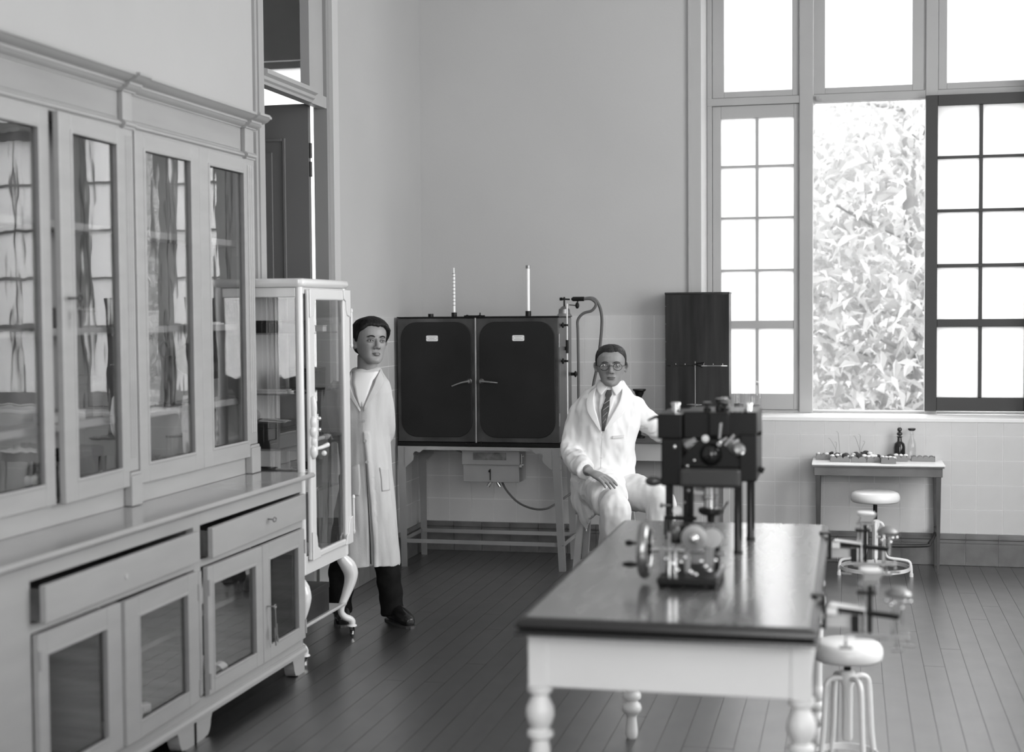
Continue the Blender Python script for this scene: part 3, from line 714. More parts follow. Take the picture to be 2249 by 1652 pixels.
rails.box(CX0+.004, CX0+.01, CY0+.03, CY1-.03, CZ0, CZ1)
pieces('rail', rails, ENAMEL, ic, bevel=.003)
build('floor_panel', MB().box(CX0+.01, CX1-.006, CY0+.004, CY1-.004, CZ0-.006, CZ0+.002), ENAMEL, ic)
build('side_pane', MB().box(CX0+.03, CX1-.034, CY0+.015, CY0+.018, CZ0+.05, CZ1-.045), GLASSW, ic)
build('side_pane', MB().box(CX0+.03, CX1-.034, CY1-.018, CY1-.015, CZ0+.05, CZ1-.045), GLASSC, ic)
shelf_z = (1.485, 1.215, .965, .755)
for z in shelf_z: build('glass_shelf', MB().box(CX0+.015, CX1-.04, CY0+.025, CY1-.025, z-.007, z), glass_mat('shelf_glass', .8, ior=1.5) if 'shelf_glass' not in MATS else MATS['shelf_glass'], ic)
sup = MB()
for yy in (CY0+.06, CY1-.06): sup.box(CX0+.011, CX0+.020, yy-.012, yy+.012, CZ0+.05, CZ1-.05)
pieces('shelf_support', sup, ENAMEL, ic)
# door (faces the room)
dm = MB(); ya, yb, g0, g1, h0, h1 = 6.115, CY1-.004, 6.180, 6.575, .495, 1.632
xa, xb = CX1-.004, CX1+.016
dm.box(xa, xb, ya, g0, CZ0+.055, CZ1-.008).box(xa, xb, g1, yb, CZ0+.055, CZ1-.008).box(xa, xb, g0, g1, CZ0+.055, h0).box(xa, xb, g0, g1, h1, CZ1-.008)
cdoor = build('door', dm, ENAMEL, ic, bevel=.007)
cor = MB()
for (y, z, sy, sz) in ((ya, CZ0+.055, 1, 1), (yb, CZ0+.055, -1, 1), (ya, CZ1-.008, 1, -1), (yb, CZ1-.008, -1, -1)):
    cor.prism([(y, z), (y+sy*.095, z), (y+sy*.085, z+sz*.045), (y+sy*.060, z+sz*.055), (y+sy*.052, z+sz*.10), (y+sy*.040, z+sz*.12), (y, z+sz*.13)], 'x', xb-.001, xb+.007)
pieces('corner_plate', cor, ENAMEL, cdoor, bevel=.004)
build('pane', MB().box(CX1+.004, CX1+.006, g0-.004, g1+.004, h0-.004, h1+.004), GLASSW, cdoor)
for z in (1.50, .60):
    hm = MB().lathe([(.004, -.095), (.008, -.088), (.008, -.078), (.006, -.076), (.006, .076), (.008, .078), (.008, .088), (.004, .095)], (CX1+.020, CY1+.010, z), n=10)
    build('hinge', hm, ENAMEL, cdoor, smooth=40)
# latch: lumpy enamelled lock plate with a bow handle and chrome catches
lt = MB()
for (z, r, h) in ((1.148, .014, .06), (1.085, .022, .04), (1.045, .026, .03), (1.00, .018, .03), (.955, .024, .035)):
    lt.ell((xb+.006, ya+.020, z), (.018, r, h), nu=12, nv=8)
lt.tube([(xb+.004, ya+.018, 1.20), (xb+.010, ya+.020, 1.10), (xb+.010, ya+.020, .94)], .014, 10)
latch = build('latch', lt, ENAMEL, cdoor, smooth=60)
pieces('catch', MB().ell((xb+.022, ya+.055, 1.10), (.008, .010, .010), nu=8, nv=6).ell((xb+.022, ya+.055, 1.05), (.008, .010, .010), nu=8, nv=6).cyl((xb+.012, ya+.052, 1.12), (xb+.012, ya+.052, 1.02), .006), STEEL, latch, smooth=50)
build('lever', MB().tube([(xb+.012, ya+.02, .965), (xb+.035, ya+.05, .972), (xb+.042, ya+.10, .978)], [.006, .009, .011], 10, sub=3).ell((xb+.045, ya+.045, .945), (.012, .014, .012)), ENAMEL, latch, smooth=60)
# cabriole legs with casters
def cab_leg(kx, ky, fx, fy):
    prof = [(.0, .41), (.012, .385), (.035, .35), (.048, .31), (.042, .26), (.022, .20), (.006, .155), (.004, .125), (.020, .10), (.040, .088), (.050, .075), (.050, .055)]
    rad = [.020, .030, .038, .036, .028, .021, .017, .016, .017, .017, .018, .016]
    pts = []
    for i, (d, z) in enumerate(prof):
        pts.append((kx + (d-.012)*fx, ky + (d-.012)*fy, z))
    lg = build('leg', MB().tube(pts, rad, 12, sub=3), ENAMEL, ic, smooth=60)
    x, y, _ = pts[-1]
    build('foot_ring', MB().lathe([(.014, .062), (.023, .058), (.025, .052), (.014, .048)], (x, y, 0), n=14), ENAMEL, lg, smooth=50)
    build('caster', MB().cyl((x-.007, y, .017), (x+.007, y, .017), .0165, n=16).box(x-.011, x-.008, y-.006, y+.006, .012, .044).box(x+.008, x+.011, y-.006, y+.006, .012, .044).box(x-.011, x+.011, y-.006, y+.006, .040, .046).cyl((x, y, .042), (x, y, .05), .006), STEEL, lg, smooth=30)
    return lg
cab_leg(CX1-.030, CY0-.015, .85, -.25); cab_leg(CX1-.030, CY1-.020, .85, .9)
cab_leg(CX0+.055, CY0+.02, -.4, -.3); cab_leg(CX0+.055, CY1-.055, -.4, .35)
build('lower_shelf', MB().box(CX0+.04, CX1-.018, CY0+.01, CY1-.05, .166, .174).cyl((CX1-.018, CY0-.01, .168), (CX1-.018, CY1-.02, .168), .008, n=10), mat('lower_shelf_enamel', .45, .3), ic)
# ---- things inside and under it
box_thing('carrying_case', 6.29, .1745, .30, .135, mat('case_leather', .022, .4, var=.3), 'dark carrying case on the lower shelf between the curved cabinet legs', 'case', dx=.26, x=-2.515)
put('twine_hank', MB().tube([(0, -.02, .006), (.01, .01, .012), (-.01, .02, .02), (.005, -.01, .016), (.015, .015, .008)], .004, 6, sub=4), PAPER, 'small white hank of twine on the dark carrying case', 'twine', (-2.42, 6.18, .310), local=True)
box_thing('instrument_case', 6.25, .966, .30, .115, DARKW, 'large dark wooden case on the third glass shelf, papers lying on it', 'case', dx=.22, x=-2.60)
put('folded_paper', MB().obox((0, 0, .004), (.12, .10, .003), M3(.03, .06, .2)).obox((.03, -.02, .009), (.11, .05, .002), M3(-.04, .05, -.4)), PAPER, 'loose white papers on the large dark case in the instrument cabinet', 'paper', (-2.55, 6.20, 1.0825), local=True)
put('towel_roll', MB().cyl((0, -.05, .025), (0, .06, .025), .025, n=16), LINEN, 'pale rolled towel on the large dark case, against the hutch end', 'towel', (-2.665, 6.20, 1.0825), local=True, smooth=50)
put('folded_paper', MB().box(-.11, .09, -.03, .06, 0, .008).obox((0, .01, .012), (.17, .07, .004), M3(0, 0, .08)), PAPER, 'white folded sheet on the second glass shelf of the instrument cabinet', 'paper', (-2.55, 6.16, 1.2155), local=True)
t = thing('forceps', 'steel forceps lying by the folded sheet on the second glass shelf', 'forceps', (-2.46, 6.24, 1.2155))
build('blade', MB().tube([(-.06, 0, .006), (0, .012, .008), (.06, .001, .005)], .004, 6, sub=3), STEEL, t, local=True); build('blade', MB().tube([(-.06, 0, .006), (0, -.012, .008), (.06, -.001, .005)], .004, 6, sub=3), STEEL, t, local=True)
box_thing('dark_box', 6.50, 1.216, .16, .10, DARKW, 'dark box on the second glass shelf seen through the cabinet door', 'box', dx=.12, x=-2.50)
box_thing('wooden_tray', 6.25, 1.486, .28, .055, DARKW, 'dark flat tray on the top glass shelf of the instrument cabinet', 'tray', dx=.22, x=-2.58)
box_thing('glass_slide_box', 6.55, 1.486, .05, .03, PAPER, 'tiny white box on the top glass shelf seen through the cabinet door', 'box', dx=.04, x=-2.45)
t = thing('syringe', 'steel syringe lying on the lower glass shelf by the pale box', 'syringe', (-2.53, 6.13, .778))
for pm in ((('barrel'), MB().cyl((-.10, 0, .012), (.02, 0, .012), .011, n=12), STEEL), (('plunger'), MB().cyl((.02, 0, .012), (.09, 0, .012), .004, n=8).cyl((.085, 0, .012), (.09, 0, .012), .010, n=10), STEEL)):
    build(pm[0], pm[1], pm[2], t, local=True, smooth=40)
t.location.z = .7555 + .105
box_thing('cardboard_box', 6.20, .7555, .20, .10, mat('rough_board', .40, .9, var=.25, vscale=30), 'pale speckled box on the fourth glass shelf of the instrument cabinet', 'box', dx=.26, x=-2.54)
t = thing('brush', 'white bristled brush on the third glass shelf behind the cabinet door', 'brush', (-2.43, 6.48, .972))
build('handle', MB().cyl((0, -.10, .012), (0, .03, .012), .010, n=10), PAPER, t, local=True, smooth=40)
build('ferrule', MB().cyl((0, .03, .012), (0, .065, .012), .013, .016, n=10), LINEN, t, local=True)
build('bristles', MB().cyl((0, .065, .012), (0, .13, .016), .016, .004, n=10), PAPER, t, local=True)
box_thing('cardboard_box', 6.24, CZ0+.0025, .09, .05, CARDB, 'small pale box on the cabinet floor behind the door', 'box', dx=.08, x=-2.45)
box_thing('cardboard_box', 6.42, .7555, .14, .13, DARKW, 'dark upright box on the fourth glass shelf behind the cabinet door', 'box', dx=.10, x=-2.48)

# ================================================================== INCUBATOR ON ITS STAND
IX0, IX1, IY0, IY1, IZ0, IZ1 = -2.718, -1.706, 8.60, 9.03, .772, 1.538
inc = thing('incubator', 'large dark double-door laboratory incubator', 'incubator', (-2.21, 8.8, .772))
build('casing', MB().box(IX0, IX1, IY0+.022, IY1, IZ0+.004, IZ1), DULLM if False else mat('side_copper', .10, .32, metal=.6, var=.5, vscale=2.2, stretch=(1, 3, .5), v2=.22), inc, bevel=.006)
build('bottom_rim', MB().box(IX0-.006, IX1+.006, IY0+.004, IY1, IZ0-.022, IZ0+.003), BLACK, inc, bevel=.004)
build('top_rim', MB().box(IX0-.004, IX1+.004, IY0+.006, IY1, IZ1+.0005, IZ1+.009), BLACK, inc)
DPAINT = mat('incubator_black', .008, .5, var=.35, vscale=2.5, v2=.013, spec=.3)
DFRAME = mat('worn_door_rim', .030, .35, var=.6, vscale=5, v2=.075)
def inc_door(x0, x1, right):
    z0, z1 = IZ0+.006, IZ1-.002
    d = build('door', MB().box(x0, x1, IY0+.003, IY0+.021, z0, z1), DFRAME, inc, bevel=.004)
    pr = roundrect(x0+.022, x1-.020, z0+.030, z1-.022, .10, 8)
    pn = MB().prism(pr, 'y', IY0-.006, IY0+.004)
    build('panel', pn, DPAINT, d, bevel=.004)
    xm = x0+.225 if not right else x1-.245
    pl = build('name_plate', MB().prism(roundrect(xm-.037, xm+.037, 1.397, 1.432, .006, 3), 'y', IY0-.0085, IY0-.006), mat('plate_white', .72, .4), d)
    tx = MB()
    rnd = random.Random(3)
    for zz, half in ((1.424, .024), (1.4145, .017), (1.405, .026)):
        xx = xm-half
        while xx < xm+half:
            w = rnd.uniform(.002, .006); tx.box(xx, xx+w, IY0-.0089, IY0-.0086, zz-.0016, zz+.0016); xx += w+.0014
    for sx in (-.033, .033): tx.box(xm+sx-.002, xm+sx+.002, IY0-.0089, IY0-.0086, 1.413, 1.417)
    build('engraved_lettering', tx, GREYM, pl)
    hx = x1-.035 if not right else x0+.035; s = -1 if not right else 1
    hm = MB().lathe([(.016, 0), (.017, .004), (.012, .010), (.010, .024)], (hx, IY0-.006, 1.152), M3(math.radians(90), 0, 0), 16)
    hd = build('rosette', hm, DULLM, d, smooth=40)
    lz = -.030 if not right else -.008
    build('handle', MB().tube([(hx, IY0-.030, 1.152), (hx+s*.03, IY0-.034, 1.152+lz*.15), (hx+s*.07, IY0-.034, 1.152+lz*.55), (hx+s*.105, IY0-.030, 1.152+lz)], [.009, .0065, .006, .0045], 8, sub=3), DULLM, hd, smooth=60)
inc_door(IX0, -2.224, False); inc_door(-2.217, IX1, True)
build('centre_post', MB().cyl((-2.2205, IY0-.002, IZ0+.004), (-2.2205, IY0-.002, IZ1), .006), DULLM, inc)
lm = MB()
for zz in (IZ0-.006, IZ1+.012):
    lm.box(-2.29, -2.16, IY0-.006, IY0+.006, zz-.004, zz+.004).cyl((-2.27, IY0-.010, zz), (-2.27, IY0+.004, zz), .008).cyl((-2.19, IY0-.010, zz), (-2.19, IY0+.004, zz), .008).cyl((-2.19, IY0, zz), (-2.19, IY0, zz+.02), .004)
build('latch_bar', lm, BLACK, inc)
pieces('hinge', MB().cyl((IX1+.004, IY0+.006, 1.36), (IX1+.004, IY0+.006, 1.44), .006).cyl((IX1+.004, IY0+.006, .88), (IX1+.004, IY0+.006, .96), .006), DULLM, inc)
pieces('socket', MB().cyl((-2.522, IY0+.07, IZ1+.009), (-2.522, IY0+.07, IZ1+.027), .017).cyl((-2.372, IY0+.07, IZ1+.009), (-2.372, IY0+.07, IZ1+.034), .017).cyl((-1.905, IY0+.07, IZ1+.009), (-1.905, IY0+.07, IZ1+.040), .018), BLACK, inc, smooth=40)
# water gauge tube on the right side
gx, gy = IX1+.035, IY0+.10
gm = MB().cyl((gx, gy, .80), (gx, gy, 1.62), .005, n=8)
gauge = build('gauge_tube', gm, mat('tube_white', .72, .3), inc)
pieces('tube_clamp', MB().cyl((IX1, gy, 1.49), (gx+.006, gy, 1.49), .007).ell((IX1+.012, gy-.014, 1.49), (.008, .014, .018)).cyl((IX1, gy, 1.272), (gx+.006, gy, 1.272), .007).ell((IX1+.012, gy-.014, 1.272), (.008, .014, .018)).cyl((gx, gy, 1.32), (gx, gy, 1.40), .009), BLACK, gauge)
pieces('drain_cock', MB().ell((IX1+.006, gy+.12, 1.345), (.008, .010, .014)).cyl((IX1, IY1-.03, 1.18), (IX1+.035, IY1-.03, 1.18), .010).ell((IX1+.03, IY1-.03, 1.18), (.01, .016, .02)), BLACK, inc)
# thermometers standing in the sockets
def thermo(x, label, r, top, cap):
    z0 = IZ1+.034; t = thing('thermometer', label, 'thermometer', (x, IY0+.07, z0+.002))
    L = top - z0
    build('glass_tube', MB().cyl((0, 0, 0), (0, 0, L*.86 if cap == 'thin' else L*.93), r, n=12), mat('opal_glass', .85, .2), t, local=True, smooth=40)
    if cap == 'thin':
        build('ring', MB().cyl((0, 0, L*.862), (0, 0, L*.875), r*1.2), DULLM, t, local=True)
        build('tip', MB().cyl((0, 0, L*.876), (0, 0, L), r*.55), mat('opal_glass', .8), t, local=True)
        gr = MB()
        for i in range(9): gr.cyl((0, 0, .04+i*.022), (0, 0, .045+i*.022), r*1.03)
        pieces('scale_mark', gr, GREYM, t, local=True)
    else:
        build('cap', MB().cyl((0, 0, L*.932), (0, 0, L), r*1.3), DULLM, t, local=True, smooth=40)
thermo(-2.372, 'slender white thermometer with a thin tip, on the left half of the incubator top', .0085, 1.845, 'thin')
thermo(-1.905, 'thicker white thermometer with a metal cap, on the right half of the incubator top', .011, 1.853, 'cap')
# gas regulator with hoses on the rear right corner
rg = thing('gas_regulator', 'small brass gas regulator with a rubber hose on the incubator top corner', 'regulator', (-1.73, 8.92, IZ1+.010))
build('base_cone', MB().lathe([(.046, 0), (.044, .006), (.036, .012), (.034, .04), (.024, .046), (.020, .052), (.012, .058)], n=20), DULLM, rg, local=True, smooth=40)
build('stem', MB().cyl((0, 0, .056), (0, 0, .115), .006).cyl((-.028, 0, .103), (.035, 0, .100), .005).cyl((-.028, 0, .103), (-.010, 0, .103), .010), BLACK, rg, local=True)
build('nozzle', MB().cyl((.045, 0, .102), (.055, 0, .102), .006, .014).cyl((.055, 0, .102), (.125, 0, .102), .014).cyl((.03, 0, .066), (.075, 0, .062), .003).ell((.082, 0, .062), (.013, .008, .020)).cyl((.082, 0, .066), (.085, 0, .092), .005), BLACK, rg, local=True, smooth=40)
build('hose', MB().tube([(.125, 0, .102), (.17, 0, .10), (.20, .0, .07), (.175, 0, .03), (.12, .0, .012), (.085, .0, -.03), (.085, 0, -.10), (.087, 0, -.30), (.087, .0, -.55), (.087, .01, -.62)], .0085, 8, sub=6), RUBBER, rg, local=True, smooth=60)
build('hose', MB().tube([(.125, 0, .104), (.19, .02, .10), (.225, .04, .02), (.225, .05, -.10), (.20, .05, -.30), (.17, .05, -.45), (.15, .06, -.62)], .0095, 8, sub=6), RUBBER, rg, local=True, smooth=60)
# stand
sd = thing('incubator_stand', 'grey steel stand with flat braced legs under the incubator', 'stand', (-2.21, 8.8, 0))
def leg_mb(xt, xbm, yt, front=True):
    s = 1 if xt < -2.2 else -1
    w = .05
    return MB().prism([(xt, .749), (xt+s*w, .749), (xbm+s*w*.75, 0), (xbm, 0)], 'y', yt-.005, yt).prism([(xt, .749), (xt+s*.006, .749), (xbm+s*.006, 0), (xbm, 0)], 'y', yt, yt+.035)
for (xt, xbm, yt) in ((-2.722, -2.705, 8.60), (-1.702, -1.672, 8.60), (-2.722, -2.710, 9.05), (-1.702, -1.685, 9.05)):
    build('leg', leg_mb(xt, xbm, yt), GREYM, sd)
for s, x0 in ((1, -2.72), (-1, -1.705)):
    for yt in (8.594, 9.044):
        pts = [(x0+s*.045, .748), (x0+s*.185, .748), (x0+s*.145, .715)] + [(x0+s*(.118+.020*math.cos(a)), .700+.020*math.sin(a)) for a in (.6, 1.4, 2.2, 3.0, 3.8)] + [(x0+s*.10, .665), (x0+s*.052, .620), (x0+s*.045, .62)]
        build('gusset', MB().prism(pts, 'y', yt-.004, yt), GREYM, sd)
build('crossbar', MB().box(-2.70, -1.68, 8.602, 8.606, .149, .173), GREYM, sd)
build('crossbar', MB().box(-2.70, -1.68, 9.036, 9.040, .149, .173), GREYM, sd)
build('crossbar', MB().box(-2.705, -2.701, 8.606, 9.036, .149, .173), GREYM, sd)
build('crossbar', MB().box(-1.684, -1.680, 8.606, 9.036, .149, .173), GREYM, sd)
build('top_rail', MB().box(-2.72, -1.704, 8.600, 8.625, .728, .7495).box(-2.72, -1.704, 9.02, 9.045, .728, .7495).box(-2.72, -2.70, 8.625, 9.02, .728, .7495).box(-1.724, -1.704, 8.625, 9.02, .728, .7495), GREYM, sd)
rv = MB()
for z in (.70, .66, .62, .16): rv.ell((-1.695+.018*(.7-z), 8.593, z), (.004, .003, .004), nu=8, nv=5)
pieces('rivet', rv, STEEL, sd)
# control box hanging under the incubator
cb = thing('control_box', 'grey metal control box hanging under the incubator', 'control box', (-2.145, 8.75, .525))
build('housing', MB().box(-2.322, -1.968, 8.66, 8.86, .527, .727), GREYM, cb, bevel=.004)
build('lid', MB().box(-2.326, -1.964, 8.650, 8.66, .635, .727), GREYM, cb, bevel=.003)
build('meter_window', MB().box(-2.255, -2.045, 8.6485, 8.6499, .665, .712), mat('meter_face', .14, .35, var=.5, vscale=25), cb)
build('switch_lever', MB().box(-2.151, -2.146, 8.655, 8.660, .54, .61).ell((-2.150, 8.648, .597), (.008, .008, .008), nu=10, nv=6), BLACK, cb)
pieces('hasp', MB().box(-1.968, -1.955, 8.68, 8.70, .62, .70).ell((-1.952, 8.69, .69), (.008, .008, .008), nu=8, nv=6).ell((-1.952, 8.69, .635), (.008, .008, .008), nu=8, nv=6), STEEL, cb)
for x0, s in ((-2.165, -1), (-2.105, 1)):
    build('pipe_stub', MB().cyl((x0-s*.012, 8.70, .527), (x0+s*.008, 8.70, .497), .010, n=12), STEEL, cb, smooth=40)
pieces('hanger', MB().box(-2.31, -2.29, 8.70, 8.82, .727, .75).box(-2.0, -1.98, 8.70, 8.82, .727, .75), GREYM, cb)
build('cable', MB().tube([(-2.09, 8.72, .525), (-2.06, 8.72, .47), (-1.99, 8.72, .40), (-1.90, 8.72, .363), (-1.82, 8.72, .362), (-1.76, 8.74, .39), (-1.66, 8.80, .46), (-1.60, 8.9, .50)], .0065, 8, sub=6), RUBBER, cb, smooth=60)
build('cable', MB().tube([(-2.322, 8.70, .70), (-2.36, 8.70, .715), (-2.42, 8.72, .735)], .006, 8, sub=3), RUBBER, cb)

# ================================================================== BIG TABLE
TBX0, TBX1, TBY0, TBY1, TZ = -.822, -.070, 3.55, 5.34, .80
tbl = thing('laboratory_table', 'large table with polished dark top, white apron and turned legs', 'table', (-.446, 4.445, 0))
def wood_top():
    m = bpy.data.materials.new('polished_top'); m.use_nodes = True; nt = m.node_tree; b = nt.nodes['Principled BSDF']
    tc = nt.nodes.new('ShaderNodeTexCoord'); mp = nt.nodes.new('ShaderNodeMapping'); mp.inputs['Scale'].default_value = (7, 1.2, 1)
    n = nt.nodes.new('ShaderNodeTexNoise'); n.inputs['Scale'].default_value = 3; n.inputs['Detail'].default_value = 5; n.inputs['Distortion'].default_value = .6
    nt.links.new(tc.outputs['Object'], mp.inputs[0]); nt.links.new(mp.outputs[0], n.inputs[0])
    cr = nt.nodes.new('ShaderNodeValToRGB'); cr.color_ramp.elements[0].color = (.10, .10, .10, 1); cr.color_ramp.elements[1].color = (.20, .20, .20, 1)
    cr.color_ramp.elements[0].position = .35; cr.color_ramp.elements[1].position = .7
    nt.links.new(n.outputs[0], cr.inputs[0]); nt.links.new(cr.outputs[0], b.inputs['Base Color'])
    mr = nt.nodes.new('ShaderNodeMapRange'); mr.inputs['To Min'].default_value = .20; mr.inputs['To Max'].default_value = .34
    nt.links.new(n.outputs[0], mr.inputs[0]); nt.links.new(mr.outputs[0], b.inputs['Roughness']); b.inputs['Coat Weight'].default_value = 1.0; b.inputs['Coat Roughness'].default_value = .16; b.inputs['Coat IOR'].default_value = 1.5
    return m
EDGE = mat('dark_edge', .022, .25)
rings = []
for d, z in ((.012, TZ-.046), (0, TZ-.044), (.002, TZ-.036), (.014, TZ-.030), (.006, TZ-.026), (0, TZ-.020), (.003, TZ-.010), (.014, TZ-.003), (.026, TZ-.001)):
    rings.append([(TBX0+d, TBY0+d, z), (TBX1-d, TBY0+d, z), (TBX1-d, TBY1-d, z), (TBX0+d, TBY1-d, z)])
build('top_edge', MB().loft(rings), EDGE, tbl, smooth=20)
build('top', MB().box(TBX0+.024, TBX1-.024, TBY0+.024, TBY1-.024, TZ-.0012, TZ), wood_top(), tbl)
WP = mat('table_white_paint', .74, .35, var=.03, vscale=4)
ax0, ax1, ay0, ay1 = TBX0+.018, TBX1-.018, TBY0+.075, TBY1-.05
for nm, q in (('apron', (ax0+.05, ax1-.05, ay0+.004, ay0+.024)), ('apron', (ax0+.05, ax1-.05, ay1-.024, ay1-.004)), ('apron', (ax0+.004, ax0+.024, ay0+.05, ay1-.05)), ('apron', (ax1-.024, ax1-.004, ay0+.05, ay1-.05))):
    build(nm, MB().box(q[0], q[1], q[2], q[3], .607, TZ-.047), WP, tbl, bevel=.003)
LEGP = [(.017, .0), (.022, .010), (.023, .03), (.018, .075), (.019, .085), (.025, .092), (.035, .103), (.037, .114), (.033, .127), (.022, .136), (.022, .142), (.034, .149), (.036, .158), (.033, .168), (.024, .175), (.030, .186), (.031, .215), (.024, .225), (.022, .235), (.022, .34), (.026, .44), (.021, .465), (.034, .474), (.034, .486), (.022, .494), (.030, .506), (.037, .528), (.036, .548), (.027, .568), (.022, .578), (.022, .584), (.032, .590), (.033, .600), (.033, .607)]
for lx in (ax0+.026, ax1-.026):
    for ly in (ay0+.026, ay1-.026):
        l = build('leg', MB().lathe(LEGP, (lx, ly, 0), n=20), WP, tbl, smooth=40)
        build('leg_block', MB().box(lx-.026, lx+.026, ly-.026, ly+.026, .607, TZ-.047), WP, l, bevel=.003)

# ================================================================== PROJECTION APPARATUS (black, on posts)
def fX(x, Y=4.70): return (-.604+(x-1450)*.001475)*(Y/4.75)
def fZ(y, Y=4.70): return 1.57-(1.57-(1.233-(y-910)*.0015))*(Y/4.75)
ap = thing('projection_apparatus', 'black optical projection apparatus standing on posts on the table', 'microscope', (-.44, 4.75, TZ))
YA, YC = 4.62, 4.94
build('upper_housing', MB().box(fX(1447), fX(1502), 4.66, YC, fZ(962), fZ(908)).box(fX(1502), fX(1664), 4.68, YC, fZ(962), fZ(903)).box(fX(1560), fX(1605), 4.65, 4.70, fZ(955), fZ(903)), BLACK, ap, bevel=.006)
build('side_housing', MB().box(fX(1457), fX(1503), YA+.02, YC, fZ(1062), fZ(960)), BLACK, ap, bevel=.005)
build('side_housing', MB().box(fX(1626), fX(1664), YA+.04, YC, fZ(1052), fZ(950)), BLACK, ap, bevel=.005)
build('lower_drum', MB().box(fX(1498), fX(1630), YA, YC-.06, fZ(1064), fZ(1022)), mat('satin_black', .035, .3), ap, bevel=.012)
pz = [(fX(1492), fZ(1020)), (fX(1515), fZ(985)), (fX(1540), fZ(962)), (fX(1588), fZ(962)), (fX(1604), fZ(985)), (fX(1632), fZ(1012)), (fX(1632), fZ(1021)), (fX(1492), fZ(1021))]
build('prism_housing', MB().prism(pz, 'y', YA+.05, YC-.08), BLACK, ap, bevel=.004)
build('lamp_dome', MB().lathe([(.036, 0), (.034, .008), (.028, .016), (.016, .023), (.003, .026)], (fX(1564), YA+.05, fZ(995)), M3(math.radians(90), 0, 0), 20), LACQ, ap, smooth=60)
build('ivory_button', MB().lathe([(.012, 0), (.012, .006), (.008, .009), (.001, .010)], (fX(1553), YA+.042, fZ(960)), M3(math.radians(90), 0, 0), 18), PAPER, ap, smooth=50)
build('mirror', MB().obox((fX(1521), YA+.03, fZ(968)), (.040, .008, .016), M3(0, math.radians(-33), 0)), STEEL, ap)
mr = MB().obox((fX(1606), YA+.03, fZ(962)), (.046, .006, .008), M3(0, math.radians(-48), 0)).obox((fX(1592), YA+.028, fZ(962)), (.032, .006, .007), M3(0, math.radians(-35), 0)).obox((fX(1586), YA+.03, fZ(942)), (.008, .006, .05), M3(0, math.radians(6), 0)).cyl((fX(1584), YA+.03, fZ(970)), (fX(1584), YA+.02, fZ(970)), .008)
pieces('slide_clips', mr, STEEL, ap)
build('focus_wheel', MB().lathe([(.020, 0), (.022, .004), (.022, .014), (.018, .018), (.004, .020)], (fX(1623), YA+.045, fZ(983)), M3(math.radians(70), 0, .5), 18), DULLM, ap, smooth=40)
pieces('screw_head', MB().ell((fX(1633), YA+.02, fZ(990)), (.007, .007, .007)).ell((fX(1620), YA+.072, fZ(920)), (.010, .008, .009)).ell((fX(1515), YA+.018, fZ(1018)), (.006, .006, .005)).ell((fX(1530), YA+.02, fZ(1006)), (.006, .006, .005)).ell((fX(1488), YA+.012, fZ(977)), (.006, .006, .008)), STEEL, ap, smooth=60)
for x, y in ((1481, 886), (1641, 881)):
    build('chrome_cap', MB().lathe([(.013, 0), (.013, .028), (.016, .029), (.016, .034), (.013, .036), (.001, .037)], (fX(x), 4.75, fZ(910)), n=20), STEEL, ap, smooth=40)
for x, h, r in ((1553, .030, .014), (1579, .042, .012), (1592, .030, .012)):
    k = build('knob', MB().lathe([(.012, 0), (.012, h*.45), (.006, h*.5), (.006, h*.78), (r, h*.8), (r, h), (.001, h+.001)], (fX(x), 4.72, fZ(905)), n=18), BLACK, ap, smooth=40)
    build('knob_disc', MB().lathe([(r*.9, h+.0012), (r*.9, h+.0022), (.001, h+.0023)], (fX(x), 4.72, fZ(905)), n=18), GREYM, k)
build('bracket', MB().box(fX(1582), fX(1601), 4.76, 4.765, fZ(880), fZ(874)).box(fX(1597), fX(1601), 4.76, 4.765, fZ(905), fZ(874)), STEEL, ap)
build('lever', MB().tube([(fX(1450), 4.72, fZ(919)), (fX(1440), 4.72, fZ(917)), (fX(1436), 4.72, fZ(918)), (fX(1421), 4.72, fZ(925))], [.004, .006, .005, .003], 8), BLACK, ap)
build('wooden_grip', MB().lathe([(.002, 0), (.010, .004), (.016, .018), (.016, .032), (.010, .050), (.005, .060), (.006, .066)], (fX(1420), 4.66, fZ(1054)), M3(0, math.radians(90), 0), 18), mat('grip_wood', .045, .2), ap, smooth=60)
side = MB().cyl((fX(1664), 4.70, fZ(952)), (fX(1673), 4.70, fZ(948)), .005).cyl((fX(1664), 4.74, fZ(1028)), (fX(1676), 4.74, fZ(1034)), .010)
pieces('side_screw', side, BLACK, ap)
for x, y_, r in ((-.592, 4.90, .0135), (-.343, 4.645, .0135), (-.322, 4.93, .0135)):
    p = build('post', MB().cyl((x, y_, TZ+.004), (x, y_, 1.03), r, n=18), LACQ, ap, smooth=40)
    build('post_foot', MB().cyl((x, y_, TZ+.0005), (x, y_, TZ+.008), r*1.12, n=18), BLACK, p, smooth=40)
